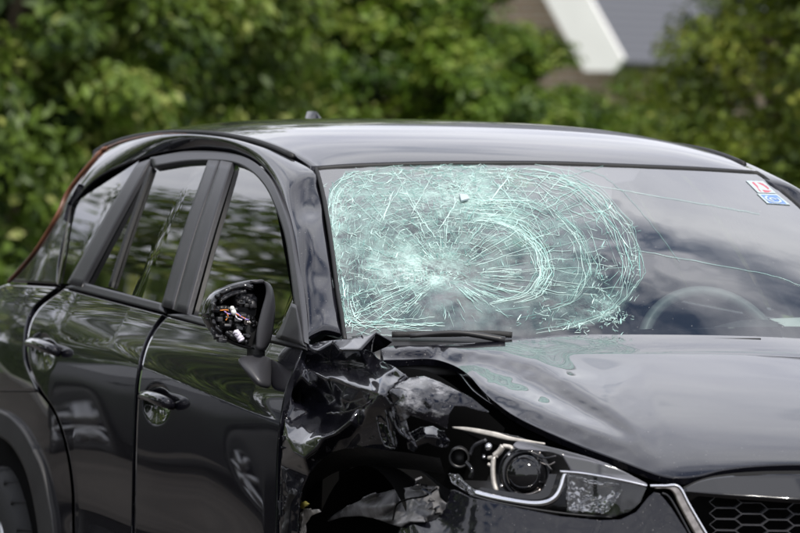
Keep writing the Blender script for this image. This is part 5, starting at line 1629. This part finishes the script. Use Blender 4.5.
# smooth skirt on the inner side
A_ = np.array([at_x(p_[0], p_[1], mx0+0.035) for p_ in spline([(250, 282.5), (262, 281), (266, 292), (261, 312), (257, 330), (256, 349)], 24)])
B_ = np.array([at_x(p_[0], p_[1], mx0-0.01) for p_ in spline([(256, 281), (270, 284), (275, 300), (274.5, 320), (271, 340), (265, 351)], 24)])
grid_obj('mirror_skirt', np.array([A_*(1-k)+B_*k+np.array([.018*math.sin(k*math.pi), 0, 0]) for k in np.linspace(0, 1, 8)]), M['trim'], mir, thick=.004, ref=cm-np.array([.2, -.1, 0]))
def mtube(name, pts, x_, r_, mat, n=16, seg=6):
    return tube(name, [at_x(p_[0], p_[1], x_+random.uniform(-.004, .004)) for p_ in spline(pts, n)], r_, mat, mir, seg)
for pts, r_, m_, x_ in [([(217, 297), (228, 290), (243, 286), (253, 288)], .007, 'gloss', -.505), ([(214, 303), (212, 315), (215, 326), (221, 333)], .006, 'gloss', -.505),
                     ([(221, 300), (232, 294), (246, 291)], .005, 'trim', -.51), ([(240, 297), (250, 301), (253, 309)], .010, 'trim', -.52), ([(245, 317), (252, 318), (254, 326)], .007, 'gloss', -.515),
                     ([(226, 332), (236, 339), (247, 342)], .006, 'gloss', -.505), ([(217, 309), (225, 308), (232, 311)], .007, 'plastic', -.515), ([(228, 318), (238, 326), (248, 329)], .010, 'plastic', -.53)]:
    mtube('mirror_frame', pts, x_, r_, M[m_])
for pts, m_ in [([(219, 310.5), (227, 310), (233, 312), (240, 316), (246, 319)], 'orangewire'), ([(224, 311), (229, 314), (236, 313), (243, 318), (249, 320)], 'violetwire'), ([(231, 308), (234, 312), (237, 318), (242, 320)], 'whitewire'), ([(226, 312), (228, 316), (226, 320)], 'orangewire')]:
    mtube('wire', pts, -.505, .0016, M[m_], 20)
mtube('connector', [(235, 331), (238, 335), (242, 341)], -.50, [.003]+[.0085]*14+[.004], M['whitewire'])
mtube('connector', [(232, 308), (234, 313)], -.498, .006, M['white'])
mtube('connector', [(246, 322), (249, 323)], -.498, .006, M['satin'])
pad('motor', at_x(244, 304, -.55), (.05, .05, .05), M['trim'], mir, .3, .006)
pad('motor', at_x(224, 320, -.55), (.05, .04, .045), M['gloss'], mir, .1, .006)
pad('motor', at_x(249, 333, -.54), (.04, .03, .06), M['plastic'], mir, .1, .004)
for _ in range(34):
    px_, py_ = random.uniform(214, 250), random.uniform(300, 340)
    pad('mirror_clip', at_x(px_, py_, -.515), (.02, random.uniform(.006, .018), random.uniform(.006, .016)), random.choice([M['gloss'], M['trim'], M['plastic']]), mir, random.uniform(-.5, .5), .002)
# mirror foot
ft = np.array([[at_x(235, 353, -.50), at_x(262, 352, -.52), at_x(274, 355, -.56)], [at_x(240, 361, -.47), at_x(263, 362, -.47), at_x(275, 366, -.52)], [at_x(248, 371, -.45), at_x(262, 374, -.44), at_x(274, 378, -.48)], [at_x(256, 380, -.43), at_x(264, 384, -.42), at_x(275, 388, -.45)]])
o = grid_obj('mirror_foot', ft, M['trim'], mir, thick=.02, ref=np.array([-.8, -.7, 1.0])); m_ = o.modifiers.new('s', 'SUBSURF'); m_.levels = 2; m_.render_levels = 2
mtube('stalk', [(256, 356), (256, 340)], -.54, .022, M['plastic'], 6, 10)
# far mirror, whole
fm = lathe('door_mirror', [(0.001, .07), (.05, .06), (.085, .03), (.095, -.02), (.09, -.05), (.001, -.052)], M['paint'], car, 28, 'x')
fm.scale = (1, 1.25, .92); fm.location = (-0.48, 2*Y0+0.985, 1.16)
tube('mirror_foot', [(-.0, -.03, -.06), (.0, -.075, -.10), (.0, -.12, -.125)], .024, M['trim'], fm, 8)

# ---- wheels
def wheel(x, y, s):
    prof = [(.225, -.10), (.235, -.112), (.27, -.118), (.315, -.112), (.338, -.095), (.345, -.06), (.345, .06), (.338, .095), (.315, .112), (.27, .118), (.235, .112), (.225, .10)]
    ty = lathe('wheel', prof, M['rubber'], car, 56, 'y', (0, 0, 0))
    ty.location = (x, y, GZ+.345)
    lathe('rim', [(.225, -.105), (.222, -.09), (.20, -.075), (.195, .09), (.225, .10)], M['alloy'], ty, 48)
    for k in range(10):
        a_ = 2*math.pi*k/10
        c_, s_n = math.cos(a_), math.sin(a_)
        tube('spoke', [(c_*.04, -s*.07, s_n*.04), (c_*.12, -s*.085, s_n*.12), (c_*.205, -s*.08, s_n*.205)], [.022, .016, .018], M['alloy'], ty, 6)
    lathe('hub', [(.001, s*-.095), (.04, s*-.09), (.045, s*-.06), (.13, s*-.03), (.14, 0)], M['satin'], ty, 24)
    for k in range(44):
        a_ = 2*math.pi*k/44
        for sgn in (-1, 1):
            if k % 2: continue
            tube('tread_block', [(math.cos(a_)*.343, sgn*.03, math.sin(a_)*.343), (math.cos(a_+.05)*.335, sgn*.105, math.sin(a_+.05)*.335)], .009, M['rubber'], ty, 4)
for x_ in (-3.0, 0.08):
    wheel(x_, -0.79, 1); wheel(x_, 2*Y0+0.79, -1)

# ---- a second, dark car parked along the kerb behind (its side is mirrored in the doors)
def parked_car(x0, yc, label):
    root = empty('parked_car', (x0, yc, GZ), label, 'car')
    prof = [(-2.16, .28), (-2.20, .50), (-2.17, .75), (-2.05, .88), (-1.98, .95), (-1.80, 1.22), (-1.62, 1.42), (-1.2, 1.47), (-0.5, 1.48), (0.0, 1.44), (0.30, 1.36), (0.85, 1.03), (0.98, .97), (1.5, .90), (1.95, .80), (2.12, .68), (2.18, .50), (2.12, .28)]
    pr = spline(prof, 80)
    def hw(z): return np.interp(z, [.2, .5, .8, .95, 1.45, 1.5], [.84, .88, .89, .85, .62, .56])
    us = np.sin(np.linspace(-1, 1, 25)*math.pi/2)
    G = np.zeros((25, 80, 3))
    for i, u in enumerate(us):
        crown = (1-abs(u)**3)
        G[i, :, 0] = pr[:, 0]*(0.955+0.045*crown); G[i, :, 1] = u*hw(pr[:, 1]); G[i, :, 2] = pr[:, 1]-0.03*(1-crown)*(pr[:, 1] > .6)
    m = pbr('dark_blue_paint', (.006, .007, .010), .35, spec=.3)
    grid_obj('body', G, m, root, ref=np.array([0, 0, .7]))
    for sd in (-1, 1):
        # sides: strips from the sill up to the roof outline
        lo = np.c_[pr[:, 0]*.955, np.full(80, sd*.845), np.full(80, .27)]
        e = G[0 if sd < 0 else -1]
        rows = []
        for k in np.linspace(0, 1, 12):
            P = lo*(1-k)+e*k
            P[:, 1] = sd*np.minimum(hw(P[:, 2]), .9)
            rows.append(P)
        d = grid_obj('side_panel', np.array(rows), m, root, ref=np.array([0, 0, .7]))
        for a, b in ([(-1.62, .99), (-1.40, 1.36)], [(-0.42, .98), (-0.42, 1.40)]), ([(-0.34, .98), (-0.34, 1.40)], [(0.72, .99), (0.22, 1.33)]):
            q = []
            for k in np.linspace(0, 1, 6):
                q.append([( (a[0][0]*(1-j)+a[1][0]*j)*(1-k)+(b[0][0]*(1-j)+b[1][0]*j)*k, sd*(hw((a[0][1]*(1-j)+a[1][1]*j)*(1-k)+(b[0][1]*(1-j)+b[1][1]*j)*k)+.006), (a[0][1]*(1-j)+a[1][1]*j)*(1-k)+(b[0][1]*(1-j)+b[1][1]*j)*k) for j in np.linspace(0, 1, 6)])
            grid_obj('side_window', np.array(q), M['gloss'], root, ref=np.array([0, 0, .7]))
        for xw in (-1.30, 1.32):
            w = lathe('wheel', [(.20, -.10), (.26, -.11), (.31, -.10), (.32, -.05), (.32, .05), (.31, .10), (.26, .11), (.20, .10)], M['rubber'], root, 40)
            w.location = (xw, sd*.80, .32)
            lathe('wheel_arch', [(.37, sd*.03), (.375, sd*.098), (.33, sd*.10)], M['void'], w, 40)
            lathe('rim', [(.205, -sd*.02), (.20, sd*.09), (.185, sd*.095), (.17, sd*.06)], M['alloy'], w, 40)
            for k in range(7):
                a_ = 2*math.pi*k/7
                tube('spoke', [(math.cos(a_)*.02, sd*.085, math.sin(a_)*.02), (math.cos(a_)*.19, sd*.09, math.sin(a_)*.19)], [.03, .02], M['alloy'], w, 6)
        pad('tail_lamp', (-2.10, sd*.68, .80), (.12, .24, .14), M['red'], root, 0, .03)
        pad('headlight', (2.05, sd*.66, .66), (.18, .30, .12), M['clear'], root, 0, .03)
        tube('door_handle', [(-0.60, sd*.90, .86), (-0.42, sd*.90, .86)], .012, m, root, 6)
parked_car(-9.0, -4.1, 'dark car parked by the kerb, mirrored in the doors of the crashed car')
